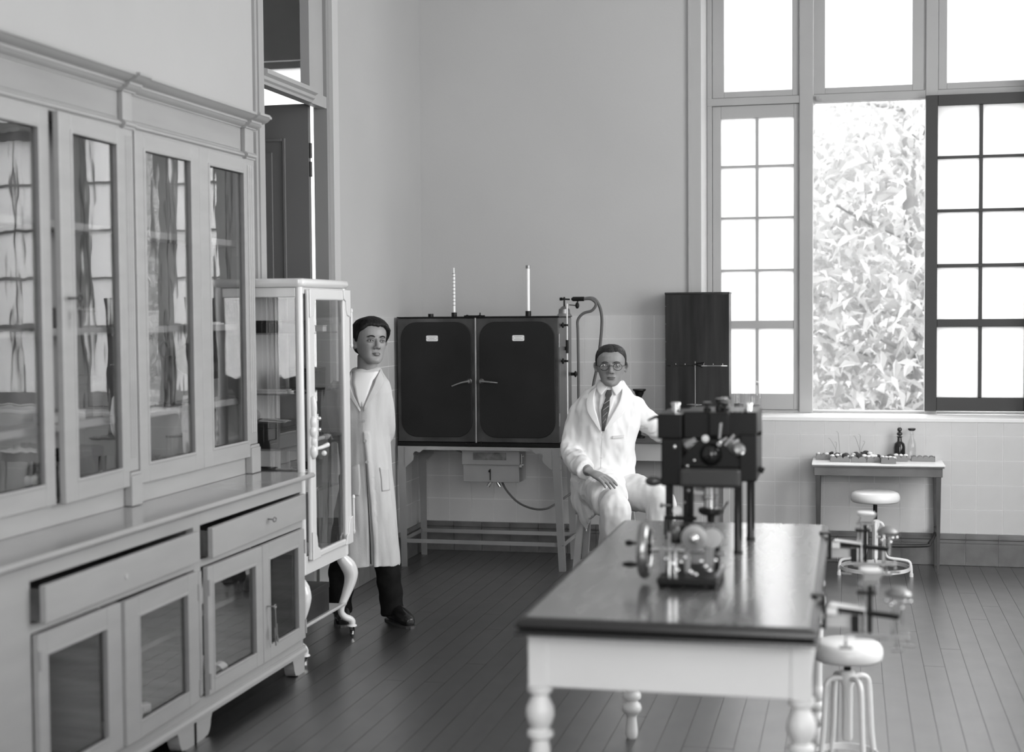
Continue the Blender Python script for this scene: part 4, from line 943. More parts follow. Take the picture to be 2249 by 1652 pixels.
# optics hanging below the drum
oy = 4.72
build('objective_tube', MB().lathe([(.024, fZ(1064)), (.024, fZ(1085)), (.026, fZ(1086)), (.026, fZ(1092)), (.023, fZ(1094)), (.023, fZ(1114))], (fX(1561), oy, 0), n=24), STEEL, ap, smooth=40)
build('objective_collar', MB().lathe([(.030, fZ(1114)), (.041, fZ(1116)), (.041, fZ(1124)), (.030, fZ(1130)), (.014, fZ(1131)), (.012, fZ(1146)), (.006, fZ(1147))], (fX(1561), oy, 0), n=24), BLACK, ap, smooth=40)
build('card_plate', MB().box(fX(1523), fX(1545), oy+.04, oy+.042, fZ(1082), fZ(1066)), mat('pale_card', .5, .6), ap)
build('card_plate', MB().box(fX(1510), fX(1545), oy+.036, oy+.038, fZ(1106), fZ(1089)), mat('pale_card', .5, .6), ap)
build('rack_arm', MB().box(fX(1512), fX(1522), oy, oy+.02, fZ(1150), fZ(1064)).box(fX(1460), fX(1530), oy-.02, oy+.0, fZ(1142), fZ(1134)).box(fX(1458), fX(1463), oy-.02, oy, fZ(1176), fZ(1134)).box(fX(1500), fX(1512), oy-.01, oy+.02, fZ(1165), fZ(1060)), BLACK, ap, bevel=.002)
build('ivory_knob', MB().lathe([(.006, 0), (.014, .004), (.015, .014), (.011, .018), (.009, .015), (.001, .015)], (fX(1489), oy-.03, fZ(1119)), M3(math.radians(90), 0, 0), 20), PAPER, ap, smooth=50)
pieces('thumb_screw', MB().cyl((fX(1472), oy-.01, fZ(1110)), (fX(1450), oy-.01, fZ(1111)), .004).ell((fX(1452), oy-.01, fZ(1111)), (.006, .006, .008)).cyl((fX(1585), oy, fZ(1120)), (fX(1600), oy-.02, fZ(1098)), .004).ell((fX(1503), oy-.012, fZ(1103)), (.006, .006, .006)).ell((fX(1512), oy-.012, fZ(1076)), (.008, .006, .010)), DULLM, ap, smooth=50)

# ================================================================== ROTARY MICROTOME IN FRONT
def gX(x, Y=4.12): return (-.529+(x-1450)*.001305)*(Y/4.15)
def gZ(y, Y=4.12): return 1.57-(1.57-(.776+(1290-y)*.00132))*(Y/4.15)
rm = thing('rotary_microtome', 'brass rotary microtome with a large side wheel at the front of the table', 'microtome', (-.43, 4.12, TZ))
bp = MB().box(-.520, -.352, 4.00, 4.26, TZ+.012, TZ+.030)
build('base_plate', bp, BLACK, rm, bevel=.004)
for x, y_ in ((-.507, 4.02), (-.365, 4.02), (-.507, 4.24), (-.365, 4.24)): build('foot', MB().lathe([(.010, TZ+.0005), (.012, TZ+.006), (.008, TZ+.013)], (x, y_, 0), n=12), BLACK, rm, smooth=40)
wc = (-.566, 4.10, TZ+.093)
wh = MB().tube([(wc[0], wc[1]+.068*math.cos(a), wc[2]+.068*math.sin(a)) for a in [i*2*PI/36 for i in range(36)]], .0155, 12, closed=True)
wheel = build('hand_wheel', wh, mat('wheel_iron', .32, .25, metal=.9), rm, smooth=60)
sp = MB()
for i in range(4):
    a = i*PI/2+.5; sp.cyl((wc[0], wc[1], wc[2]), (wc[0], wc[1]+.06*math.cos(a), wc[2]+.06*math.sin(a)), .007, .005, n=8)
sp.cyl((wc[0]-.012, wc[1], wc[2]), (wc[0]+.02, wc[1], wc[2]), .016)
build('spoke', sp, BLACK, wheel, smooth=40)
build('crank_grip', MB().lathe([(.004, 0), (.006, .006), (.009, .016), (.008, .03), (.004, .042), (.002, .043)], (wc[0]-.014, wc[1]-.055, wc[2]-.035), M3(0, math.radians(-90), 0), 14), BLACK, wheel, smooth=60)
build('lock_screw', MB().cyl((wc[0]-.012, wc[1]+.03, wc[2]+.012), (wc[0]-.05, wc[1]+.03, wc[2]+.012), .004).ell((wc[0]-.05, wc[1]+.03, wc[2]+.012), (.012, .009, .009)), BLACK, wheel, smooth=50)
build('axle', MB().cyl((wc[0]+.018, wc[1], wc[2]), (-.40, wc[1], wc[2]), .007, n=12), STEEL, rm, smooth=40)
zb = TZ+.030
for x, y_, w in ((-.522+.008, 4.09, .016), (-.445, 4.10, .014), (-.388, 4.14, .020)):
    build('pillar', MB().box(x-w/2, x+w/2, y_-.012, y_+.012, zb, zb+.072), GREYM, rm, bevel=.003)
build('black_pillar', MB().box(-.372, -.358, 4.14, 4.17, zb, zb+.075), BLACK, rm, bevel=.003)
for x, y_, h, r in ((-.488, 4.03, .125, .0048), (-.474, 4.05, .075, .0058)):
    build('steel_rod', MB().cyl((x, y_, zb), (x, y_, zb+h), r, n=12), STEEL, rm, smooth=40)
gl = MB(); rnd = random.Random(11)
for i in range(13):
    gl.ell((-.50+.011*i+rnd.uniform(-.004, .004), 4.02+rnd.uniform(0, .05), zb+rnd.uniform(.006, .05)), (.006, .006, .006), nu=10, nv=7)
pieces('nickel_fitting', gl, STEEL, rm, smooth=60)
PDISC = frosted_mat('celluloid', .72)
build('feed_disc', MB().lathe([(.001, 0), (.018, -.002), (.030, .0), (.036, .006), (.036, .012), (.001, .013)], (-.424, 4.07, TZ+.135), M3(math.radians(90), 0, .15), 28), PDISC, rm, smooth=50)
build('disc_hub', MB().lathe([(.015, 0), (.013, .012), (.006, .018), (.001, .019)], (-.424, 4.062, TZ+.135), M3(math.radians(90), 0, .15), 18), STEEL, rm, smooth=50)
build('specimen_block', MB().ell((-.376, 4.10, TZ+.130), (.030, .022, .028), nu=18, nv=12), PDISC, rm, smooth=60)
build('ball_knob', MB().ell((-.478, 4.06, TZ+.150), (.016, .016, .022), nu=16, nv=10), mat('knob_brown', .05, .2), rm, smooth=60)
build('knife_holder', MB().box(-.505, -.36, 4.16, 4.20, zb+.072, zb+.092).box(-.47, -.44, 4.12, 4.20, zb+.09, zb+.13), BLACK, rm, bevel=.004)
pieces('clamp_arm', MB().obox((-.352, 4.08, TZ+.042), (.010, .06, .03), M3(0, .5, 0)).cyl((-.36, 4.10, TZ+.085), (-.335, 4.09, TZ+.092), .006), GREYM, rm)

# ================================================================== CLAMP-ON HAND MICROTOMES AT THE TABLE'S RIGHT EDGE
def clamp_micro(y, label):
    t = thing('clamp_microtome', label, 'microtome', (TBX1, y, TZ), group='hand microtomes clamped to the table edge')
    L = dict(local=True)
    build('clamp_jaw', MB().box(-.03, .010, -.02, .02, .0008, .006).box(.0012, .010, -.02, .02, -.085, .001).box(-.012, .0012, -.02, .02, -.085, -.077), BLACK, t, bevel=.002, **L)
    build('jaw_screw', MB().cyl((-.008, 0, -.10), (-.008, 0, -.048), .004), DULLM, t, **L)
    build('knife_bar', MB().obox((.108, -.01, -.037), (.185, .018, .014), M3(0, math.radians(4), math.radians(-8))), BLACK, t, bevel=.002, **L)
    build('glass_plate', MB().obox((.068, -.005, -.024), (.095, .04, .004), M3(0, math.radians(4), math.radians(-8))), WHITE, t, **L)
    build('stop_block', MB().box(.012, .040, -.02, .012, -.046, -.026), WHITE, t, bevel=.003, **L)
    build('paper_card', MB().box(.012, .074, .0, .004, -.082, -.05), mat('pale_card', .5, .6), t, **L)
    build('body_block', MB().box(.076, .118, -.015, .025, -.092, -.046), BLACK, t, bevel=.003, **L)
    for x, yy, r in ((.100, -.012, .0045), (.113, -.015, .0055), (.125, -.008, .0055), (.106, .02, .0045)):
        build('guide_rod', MB().cyl((x, yy, -.105), (x, yy, .045 if x > .11 else .022), r, n=10), STEEL if x != .125 else BLACK, t, smooth=40, **L)
    build('rod_plate', MB().box(.090, .140, -.022, .03, .012, .022), BLACK, t, bevel=.002, **L)
    build('rod_plate', MB().box(.086, .170, -.024, .032, -.106, -.100), DULLM, t, bevel=.002, **L)
    build('object_clamp', MB().prism([(.100, .045), (.145, .045), (.165, .074), (.096, .074), (.108, .062)], 'y', -.018, .016).box(.095, .150, -.02, .02, .036, .044), DULLM, t, bevel=.002, **L)
    build('clamp_plate', MB().lathe([(.030, .074), (.030, .079), (.001, .080)], (.126, 0, 0), n=20), WHITE, t, **L)
    pieces('micrometer_column', MB().cyl((.186, -.01, -.105), (.186, -.01, -.01), .007).cyl((.205, .0, -.07), (.205, .0, -.005), .006), BRASS, t, smooth=40, **L)
    hd = MB().lathe([(.014, 0), (.034, .006), (.036, .012), (.030, .018), (.018, .028), (.003, .032)], (.198, 0, .002), n=22)
    build('micrometer_head', hd, DULLM, t, smooth=40, **L)
    b = MB()
    for a in range(6): b.ell((.198+.030*math.cos(a), .03*math.sin(a), -.006-.006*(a % 3)), (.006, .006, .006), nu=8, nv=6)
    pieces('nickel_screw', b, STEEL, t, smooth=60, **L)
    for x, yy in ((.062, -.03), (.195, -.03), (.224, .03)):
        build('thumb_screw', MB().cyl((x, yy, -.128), (x, yy, -.09), .002, n=8).cyl((x-.017, yy, -.130), (x+.017, yy, -.130), .0045, n=8).ell((x, yy, -.118), (.005, .003, .006), nu=8, nv=6), DULLM, t, **L)
    build('cross_bar', MB().box(.06, .226, -.034, -.026, -.098, -.090).box(.218, .228, -.03, .034, -.098, -.090), DULLM, t, **L)
    return t
cm1 = clamp_micro(5.10, 'small hand microtome clamped to the far right edge of the table')
cm2 = copy_tree(cm1, (TBX1, 3.98, TZ), label='blurred hand microtome clamped to the near right corner of the table')
cm2.scale = (1, 1, 1)

# ================================================================== STOOLS
def stool(label, x, y, zt, D, foot_r, near):
    t = thing('round_stool', label, 'stool', (x, y, 0)); r = D/2; L = dict(local=True)
    build('seat', MB().lathe([(.001, zt-.062), (r*.93, zt-.060), (r*.985, zt-.052), (r, zt-.036), (r*.985, zt-.020), (r*.92, zt-.006), (r*.8, zt), (.001, zt+.001)], n=36), WHITE, t, smooth=50, **L)
    hz = zt-.17 if not near else zt-.105
    build('screw', MB().cyl((0, 0, hz), (0, 0, zt-.06), .012, n=14), BLACK, t, **L)
    build('hub', MB().lathe([(.014, .10), (.018, .11), (.018, hz-.05), (.026, hz-.03), (.026, hz), (.020, hz+.006), (.012, hz+.007)], n=18), WHITE, t, smooth=40, **L)
    for i in range(4):
        a = i*PI/2 + (0.03 if not near else .55); c, s = math.cos(a), math.sin(a)
        if near: pr = [(.02, hz-.02), (.055, hz-.016), (.078, hz-.03), (.086, hz-.07), (.095, .12), (.112, .0)]
        else: pr = [(.02, hz-.01), (.040, hz-.02), (.050, hz-.06), (.052, .16), (.075, .112), (.150, .100), (.192, .090), (.205, .060), (.207, .0)]
        lg = build('leg', MB().tube([(q*c, q*s, z) for q, z in pr], .0095, 10, sub=5), WHITE, t, smooth=60, **L)
        build('leg_tip', MB().cyl((pr[-1][0]*c, pr[-1][0]*s, 0), (pr[-1][0]*c, pr[-1][0]*s, .02), .0125, n=12), WHITE, lg, **L)
    rr_ = foot_r
    mb = MB(); n = 40; o_ = []
    for (q, z) in ((rr_, .040), (rr_, .062), (rr_-.004, .062), (rr_-.004, .040)):
        o_.append([(q*math.cos(2*PI*i/n), q*math.sin(2*PI*i/n), z) for i in range(n)])
    mb.v = [p for r_ in o_ for p in r_]; mb.f = [(k_*n+i, k_*n+(i+1) % n, ((k_+1) % 4)*n+(i+1) % n, ((k_+1) % 4)*n+i) for k_ in range(4) for i in range(n)]
    build('foot_ring', mb, WHITE, t, smooth=40, **L)
    return t
stool('white round stool with flared legs in front of the small specimen table', .15, 8.80, .500, .285, .200, False)
stool('white round stool, out of focus, beside the right corner of the big table', -.004, 5.05, .441, .238, .104, True)

# ================================================================== SPECIMEN TABLE UNDER THE WINDOW
ft = thing('specimen_table', 'small dark-framed table with a white top under the window', 'table', (.165, 9.07, 0))
fy0, fy1, fx0, fx1 = 8.90, 9.235, -.205, .537
build('top', MB().box(fx0-.014, fx1+.014, fy0-.014, fy1+.005, .640, .652), mat('marble_white', .8, .25), ft, bevel=.003)
build('top_lip', MB().box(fx0-.010, fx1+.010, fy0-.010, fy1, .632, .6395), mat('table_grey_wood', .13, .5, var=.3, vscale=4), ft)
GW = MATS['table_grey_wood']
for q in ((fx0, fx1, fy0, fy0+.02), (fx0, fx1, fy1-.02, fy1), (fx0, fx0+.02, fy0+.02, fy1-.02), (fx1-.02, fx1, fy0+.02, fy1-.02)):
    build('apron', MB().box(q[0], q[1], q[2], q[3], .578, .6315), GW, ft, bevel=.002)
LGW = mat('leg_dark_wood', .045, .35, var=.4)
for x in (fx0+.008, fx1-.036):
    for y_ in (fy0+.004, fy1-.034):
        build('leg', MB().loft([[(x+d, y_+d, z), (x+.028-d, y_+d, z), (x+.028-d, y_+.03-d, z), (x+d, y_+.03-d, z)] for z, d in ((0, .007), (.577, .0))]), LGW, ft)
build('brace', MB().tube([(fx1-.03, 9.06, .23), (fx1-.06, 9.06, .17), (fx1-.12, 9.06, .145), (fx0+.15, 9.06, .14), (fx0+.06, 9.06, .165), (fx0+.02, 9.06, .23)], .011, 8, sub=5), LGW, ft, smooth=50)
pieces('brace', MB().box(fx0+.012, fx0+.03, fy0+.03, fy1-.03, .22, .245).box(fx1-.03, fx1-.012, fy0+.03, fy1-.03, .22, .245), LGW, ft)
SCAL = mat('scallop_tin', .22, .45); MOSS = mat('dried_moss', .05, .9, var=.5, vscale=40); TUFT = mat('white_cotton', .82, .9)
def scallop_tray(x, y, w, d, label, nt, nm, stems, h=.034, seed=0):
    rnd = random.Random(seed); t = thing('specimen_tray', label, 'tray', (x, y, .6525), group='scalloped specimen trays'); L = dict(local=True)
    def side(p0, p1, n):
        n_ = max(2, int(round(n))); pts = [(p0[0], p0[1], 0)]; P0, P1 = Vector(p0), Vector(p1); ed = (P1-P0)
        nrm = Vector((ed.y, -ed.x)).normalized()*.0025
        top = []
        for i in range(n_):
            for k_ in range(7):
                a = PI*k_/6; u = (i+.5-.5*math.cos(a))/n_; top.append((u, h*(.55+.45*math.sin(a))))
        for off in (0, 1):
            pass
        vs = []; m = len(top)
        for off in (Vector((0, 0)), nrm):
            for u, z in top:
                q = P0+ed*u+off; vs.append((q.x, q.y, z))
            for u, z in top:
                q = P0+ed*u+off; vs.append((q.x, q.y, 0))
        fs = []
        for i in range(m-1):
            fs += [(i, i+1, m+i+1, m+i), (2*m+i, 3*m+i, 3*m+i+1, 2*m+i+1), (i, 2*m+i, 2*m+i+1, i+1)]
        fs += [(0, m, 3*m, 2*m), (m-1, 3*m-1, 4*m-1, 2*m-1)]
        return vs, fs
    mb = MB(); hw, hd = w/2, d/2; c = [(-hw, -hd), (hw, -hd), (hw, hd), (-hw, hd)]
    for i in range(4):
        p0, p1 = c[i], c[(i+1) % 4]; mb.add(*side(p0, p1, math.dist(p0, p1)/.034))
    mb.box(-hw, hw, -hd, hd, 0, .002)
    build('tin_wall', mb, SCAL, t, **L)
    if nm:
        m2 = MB()
        for i in range(nm):
            q = MB().ell((0, 0, 0), (1, 1, 1), nu=10, nv=7); s_ = rnd.uniform(.016, .026); cx, cy = rnd.uniform(-hw*.7, hw*.7), rnd.uniform(-hd*.3, hd*.7)
            for (a, b_, c_) in q.v: pass
            f = 1+.0
            q.v = [(cx+a*s_*(1+.3*mnoise.noise(Vector((a*3+i, b_*3, c_*3)))), cy+b_*s_, .030+c_*s_*.9*(1+.3*mnoise.noise(Vector((a*4, b_*4+i, c_*4))))) for a, b_, c_ in q.v]
            m2.add(q.v, q.f)
        pieces('moss_clump', m2, MOSS, t, smooth=40, **L)
    for i in range(nt):
        s_ = rnd.uniform(.008, .013); build('cotton_tuft', MB().ell((-hw*.8+w*.8*i/max(1, nt-1) if nt > 1 else 0, -hd*.45+rnd.uniform(-.01, .015), .032+rnd.uniform(0, .008)), (s_*1.3, s_, s_*.8), nu=10, nv=7), TUFT, t, smooth=60, **L)
    for i in range(stems):
        a = rnd.uniform(-.05, .05); hh = rnd.uniform(.06, .15); x0 = rnd.uniform(-hw*.5, hw*.5)
        build('dry_stem', MB().tube([(x0, 0, .03), (x0+a*.4, .0, .03+hh*.5), (x0+a, 0, .03+hh), (x0+a*1.0-.012, 0, .03+hh*1.06)], .0014, 5, sub=3), BARK, t, **L)
scallop_tray(-.135, 9.15, .125, .09, 'scalloped tray at the far left corner of the specimen table', 3, 1, 0, seed=1)
scallop_tray(-.055, 9.04, .110, .09, 'scalloped tray with tall curling dry stems, left of centre on the specimen table', 4, 3, 3, seed=2)
scallop_tray(.055, 9.03, .085, .09, 'scalloped tray with dark moss and short stems, middle of the specimen table', 3, 2, 2, seed=3)
scallop_tray(.075, 9.16, .12, .08, 'scalloped tray with mounds of dark moss at the back of the specimen table', 2, 4, 1, seed=4)
scallop_tray(.145, 9.03, .075, .08, 'small scalloped tray with white tufts just left of the front tray', 4, 1, 0, seed=8)
scallop_tray(.228, 8.97, .082, .09, 'scalloped tray nearest the front edge of the specimen table', 4, 2, 0, h=.040, seed=5)
scallop_tray(.305, 9.10, .070, .07, 'small scalloped tray in front of the dark flask', 3, 0, 0, seed=6)
scallop_tray(.435, 9.13, .135, .08, 'empty scalloped tray at the right end of the specimen table', 0, 0, 0, h=.030, seed=7)
t = thing('dark_flask', 'dark glass flask with a ball stopper on the specimen table', 'flask', (.300, 9.185, .6525))
build('flask_body', MB().lathe([(.030, 0), (.034, .004), (.034, .075), (.030, .098), (.014, .112), (.012, .135), (.016, .137), (.016, .143), (.001, .144)], n=22), mat('dark_glass', .012, .08), t, local=True, smooth=40)
build('stopper', MB().ell((0, 0, .158), (.017, .017, .013)).ell((0, 0, .184), (.014, .014, .015)), mat('stopper_dark', .03, .3), t, local=True, smooth=60)
t = thing('clear_bottle', 'tall clear glass bottle beside the dark flask', 'bottle', (.372, 9.185, .6525))
build('bottle_body', MB().lathe([(.022, 0), (.026, .006), (.026, .095), (.020, .115), (.012, .135), (.012, .170), (.018, .186), (.022, .190)], n=22, cap=False), GLASSC, t, local=True, smooth=40)
build('bottle_lip', MB().lathe([(.017, .178), (.023, .186), (.023, .192), (.016, .194)], n=22), mat('stopper_dark', .05, .3), t, local=True, smooth=40)

# ================================================================== BENCH, TALL WOODEN CASE, RETORT STAND, JARS
bn = thing('side_bench', 'pale painted bench against the back wall behind the seated man', 'bench', (-1.05, 9.05, 0))
BZ = .775
build('bench_top', MB().box(-1.44, -.690, 8.84, 9.235, BZ-.014, BZ), mat('bench_top_dark', .12, .4), bn, bevel=.003)
BP = mat('bench_paint', .42, .5)
build('apron', MB().box(-1.43, -.70, 8.85, 8.87, .655, BZ-.015), BP, bn); build('apron', MB().box(-.72, -.70, 8.87, 9.20, .655, BZ-.015), BP, bn); build('apron', MB().box(-1.43, -1.41, 8.87, 9.20, .655, BZ-.015), BP, bn)
for x in (-1.42, -.745):
    for y_ in (8.855, 9.17): build('leg', MB().box(x, x+.04, y_, y_+.04, 0, .66 if False else BZ-.016), BP, bn, bevel=.002)
wc_ = thing('tall_wooden_case', 'tall dark wooden case standing on the bench beside the window', 'case', (-.92, 9.15, BZ))
kx0, kx1, ky0, ky1, kz1 = -1.118, -.724, 9.06, 9.235, 1.686
build('side_board', MB().box(kx0, kx0+.012, ky0+.012, ky1, BZ+.001, kz1-.012), DARKW, wc_); build('side_board', MB().box(kx1-.012, kx1, ky0+.012, ky1, BZ+.001, kz1-.012), mat('case_side', .05, .5), wc_)
build('top_board', MB().box(kx0-.003, kx1+.003, ky0-.003, ky1, kz1-.012, kz1), DARKW, wc_, bevel=.002)
CASEW = mat('case_front_wood', .010, .55, spec=.25, var=.6, vscale=7, stretch=(2.2, 1, .18), v2=.032, detail=6)
build('front_board', MB().box(kx0, kx1, ky0, ky0+.011, 1.232, kz1-.013), CASEW, wc_, bevel=.001); build('front_board', MB().box(kx0, kx1, ky0-.003, ky0+.011, BZ+.001, 1.228), CASEW, wc_, bevel=.001)
for i in range(6):
    build('nail', MB().ell((kx0+.065+i*.058, ky0-.003, 1.240), (.0035, .002, .0045), nu=8, nv=5), STEEL, wc_)
for i in range(7):
    build('edge_nail', MB().ell((kx0+.004, ky0-.001, 1.60-i*.11), (.002, .002, .003), nu=6, nv=4), STEEL, wc_)
rs = thing('retort_stand', 'thin metal retort stand with a ring in front of the wooden case', 'stand', (-.925, 8.98, BZ))
build('foot_plate', MB().box(-.05, .05, -.04, .04, .0005, .010), BLACK, rs, local=True)
build('rod', MB().cyl((0, 0, .01), (0, 0, .485), .0028, n=8), DULLM, rs, local=True)
build('ring', MB().tube([(0, -.04+.045*math.cos(a), .215) if False else (.045*math.cos(a), -.05+.045*math.sin(a), .222) for a in [i*PI/10 for i in range(20)]], .003, 6, closed=True), DULLM, rs, local=True)
build('clamp', MB().box(-.008, .008, -.012, .012, .462, .474).cyl((0, 0, .470), (.06, -.03, .478), .004).cyl((0, 0, .468), (.05, -.04, .448), .0025), BLACK, rs, local=True)
t = thing('dark_stand', 'small dark flanged stand on the bench behind the seated man', 'stand', (-1.285, 9.08, BZ))
build('column', MB().lathe([(.035, .0005), (.035, .01), (.012, .02), (.012, .25), (.028, .28), (.030, .29)], n=16), BLACK, t, local=True, smooth=40)
build('flange', MB().lathe([(.030, .2905), (.042, .300), (.042, .308), (.001, .309)], n=18), BLACK, t, local=True, smooth=40)
def jar(x, y, h, r, label):
    t = thing('glass_jar', label, 'jar', (x, y, .9045))
    build('jar_body', MB().lathe([(r*.9, .0005), (r, .006), (r, h*.78), (r*.92, h*.84), (r*.92, h*.88)], n=22, cap=False), GLASSC, t, local=True, smooth=40)
    build('jar_lid', MB().lathe([(r*1.0, h*.885), (r*1.02, h*.95), (r*.6, h*.97), (r*.3, h), (.001, h)], n=22), GLASSC, t, local=True, smooth=40)
    build('contents', MB().cyl((0, 0, .004), (0, 0, h*.30), r*.85, n=18), mat('dark_contents', .12, .5), t, local=True, smooth=40)
jar(-.690, 9.44, .235, .038, 'narrow glass jar on the window sill next to the wooden case')
jar(-.592, 9.44, .215, .043, 'wider glass jar on the window sill, to the right of the narrow jar')

# ================================================================== THE SEATED MAN'S STOOL
ws = thing('wooden_stool', 'plain grey wooden stool under the seated man', 'stool', (-1.36, 8.24, 0))
GWD = mat('stool_wood', .34, .5, var=.1)
SZ = .452
build('seat', MB().box(-.155, .155, -.15, .15, SZ-.03, SZ), GWD, ws, local=True, bevel=.006)
for sx in (-1, 1):
    for sy in (-1, 1):
        build('leg', MB().loft([[(sx*(.125+.035*k_)-.018, sy*(.12+.03*k_)-.018, z), (sx*(.125+.035*k_)+.018, sy*(.12+.03*k_)-.018, z), (sx*(.125+.035*k_)+.018, sy*(.12+.03*k_)+.018, z), (sx*(.125+.035*k_)-.018, sy*(.12+.03*k_)+.018, z)] for z, k_ in ((0, 1), (SZ-.031, 0))]), GWD, ws, local=True)
pieces('stretcher', MB().box(-.15, .15, -.147, -.133, .14, .165).box(-.15, .15, .133, .147, .14, .165), GWD, ws, local=True)

# ================================================================== PEOPLE
SKIN_M = mat('skin_man', .25, .5, var=.10, vscale=25, spec=.4)
SKIN_B = mat('skin_boy', .27, .5, var=.08, vscale=25, spec=.4)
COATW = mat('white_coat_cloth', .84, .85, bump=.04, bscale=260)
COATG = mat('grey_coat_linen', .54, .9, var=.10, vscale=9, stretch=(1, 1, .4), bump=.10, bscale=260)
TROUW = mat('pale_trousers', .72, .85)
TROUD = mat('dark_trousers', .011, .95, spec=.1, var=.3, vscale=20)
SHIRT = mat('white_shirt', .78, .8)
HAIRD = mat('dark_hair', .007, .5, spec=.25, var=.6, vscale=60, stretch=(1, 1, .2), bump=.5, bscale=120)
HAIRG = mat('brown_grey_hair', .020, .45, spec=.3, var=.5, vscale=60, stretch=(1, 1, .2), bump=.5, bscale=120)
SHOE = mat('black_leather', .012, .22)
TIE = mat('striped_tie', .06, .6, var=.5, vscale=20)
LIP_B = mat('lip_tone', .13, .5); LIP_M = mat('lip_tone_man', .13, .5)
EYEW = mat('eye_white', .36, .2); IRIS = mat('iris', .010, .08); BROW = mat('eyebrow', .012, .8); LIDM = mat('eyelid', .21, .5)

def remesh(mb, voxel, smooth=4, fac=.5):
    me = mesh('tmp', mb); o = bpy.data.objects.new('tmp', me); COL.objects.link(o)
    r = o.modifiers.new('r', 'REMESH'); r.mode = 'VOXEL'; r.voxel_size = voxel; r.use_smooth_shade = True
    if smooth:
        s = o.modifiers.new('s', 'SMOOTH'); s.factor = fac; s.iterations = smooth
    dg = bpy.context.evaluated_depsgraph_get(); dg.update()
    out = bpy.data.meshes.new_from_object(o.evaluated_get(dg)); bpy.data.objects.remove(o, do_unlink=True); bpy.data.meshes.remove(me)
    return out
def get_co(me):
    a = np.empty(len(me.vertices)*3, np.float32); me.vertices.foreach_get('co', a); return a.reshape(-1, 3)
def get_no(me):
    a = np.empty(len(me.vertices)*3, np.float32); me.vertices.foreach_get('normal', a); return a.reshape(-1, 3)
def set_co(me, a): me.vertices.foreach_set('co', a.astype(np.float32).ravel()); me.update()
def folds(me, amp, sc, seed=0, mask=None):
    co = get_co(me); no = get_no(me); d = np.array([mnoise.noise(Vector((p[0]*sc[0]+seed, p[1]*sc[1], p[2]*sc[2]))) for p in co])
    d = np.sign(d)*np.abs(d)**.8*amp
    if mask is not None: d *= mask(co)
    set_co(me, co + no*d[:, None])
def finish(name, me, m, parent, off):
    set_co(me, get_co(me) - np.array(off, np.float32)); me.shade_smooth(); me.materials.clear(); me.materials.append(m)
    o = bpy.data.objects.new(name, me); COL.objects.link(o)
    if parent is not None: o.parent = parent
    return o
HR = [(.000, .020, .080, -.040), (.010, .034, .089, -.020), (.028, .047, .091, .012), (.050, .0555, .090, .045), (.075, .0625, .090, .068), (.100, .0675, .091, .083),
      (.122, .0705, .0895, .091), (.145, .0725, .0935, .095), (.170, .0715, .091, .097), (.193, .064, .077, .087), (.211, .049, .055, .066), (.222, .030, .032, .040), (.227, .010, .010, .014)]
def head_ring(z):
    for i in range(len(HR)-1):
        if HR[i][0] <= z <= HR[i+1][0]:
            t = (z-HR[i][0])/(HR[i+1][0]-HR[i][0]); return [HR[i][k]*(1-t)+HR[i+1][k]*t for k in range(1, 4)]
    return list(HR[-1][1:])
def head_pt(a, z, off=0.0):
    w, f, b = head_ring(z); n = 2.25; c, s = math.cos(a), math.sin(a)
    x = (w+off)*math.copysign(abs(s)**(2/n), s); sy = (f+b)/2+off; yc = (b-f)/2
    return Vector((x, yc - sy*math.copysign(abs(c)**(2/n), c), z))
def head_mb(T, wide=1.0):
    """head in its own frame (chin at origin, face towards -y), placed by the 4x4 matrix T"""
    mb = MB(); n = 32
    rings = [[head_pt(2*PI*j/n, z) for j in range(n)] for z in (.0, .005, .010, .018, .028, .038, .050, .062, .075, .088, .100, .111, .122, .134, .145, .158, .170, .182, .193, .203, .211, .217, .222, .227)]
    mb.loft(rings)
    mb.tube([(0, -.084, .126), (0, -.096, .110), (0, -.105, .094), (0, -.109, .084)], [.0085, .0085, .0105, .0120], 12, sub=3)     # nose
    mb.ell((0, -.107, .0835), (.0115, .0115, .0095)); mb.ell((.0110, -.098, .080), (.0080, .0105, .0075)); mb.ell((-.0110, -.098, .080), (.0080, .0105, .0075))
    mb.ell((0, -.087, .0545), (.0215, .0105, .0052)); mb.ell((0, -.086, .0450), (.0195, .0105, .0060))       # lips
    mb.ell((0, -.079, .018), (.022, .014, .014))                                                              # chin
    for s in (-1, 1):
        mb.ell((s*.024, -.0815, .133), (.018, .0110, .0075))    # brow, cheekbone
        mb.ell((s*.0745, .012, .104), (.0065, .019, .030), M3(math.radians(-10), 0, s*math.radians(22)))            # ear
        mb.ell((s*.079, .004, .113), (.0050, .018, .020), M3(0, 0, s*math.radians(30)))
        mb.ell((s*.073, .004, .082), (.0055, .010, .011))
    mb.v = [T @ Vector((v[0]*wide, v[1], v[2])) for v in mb.v]
    return mb
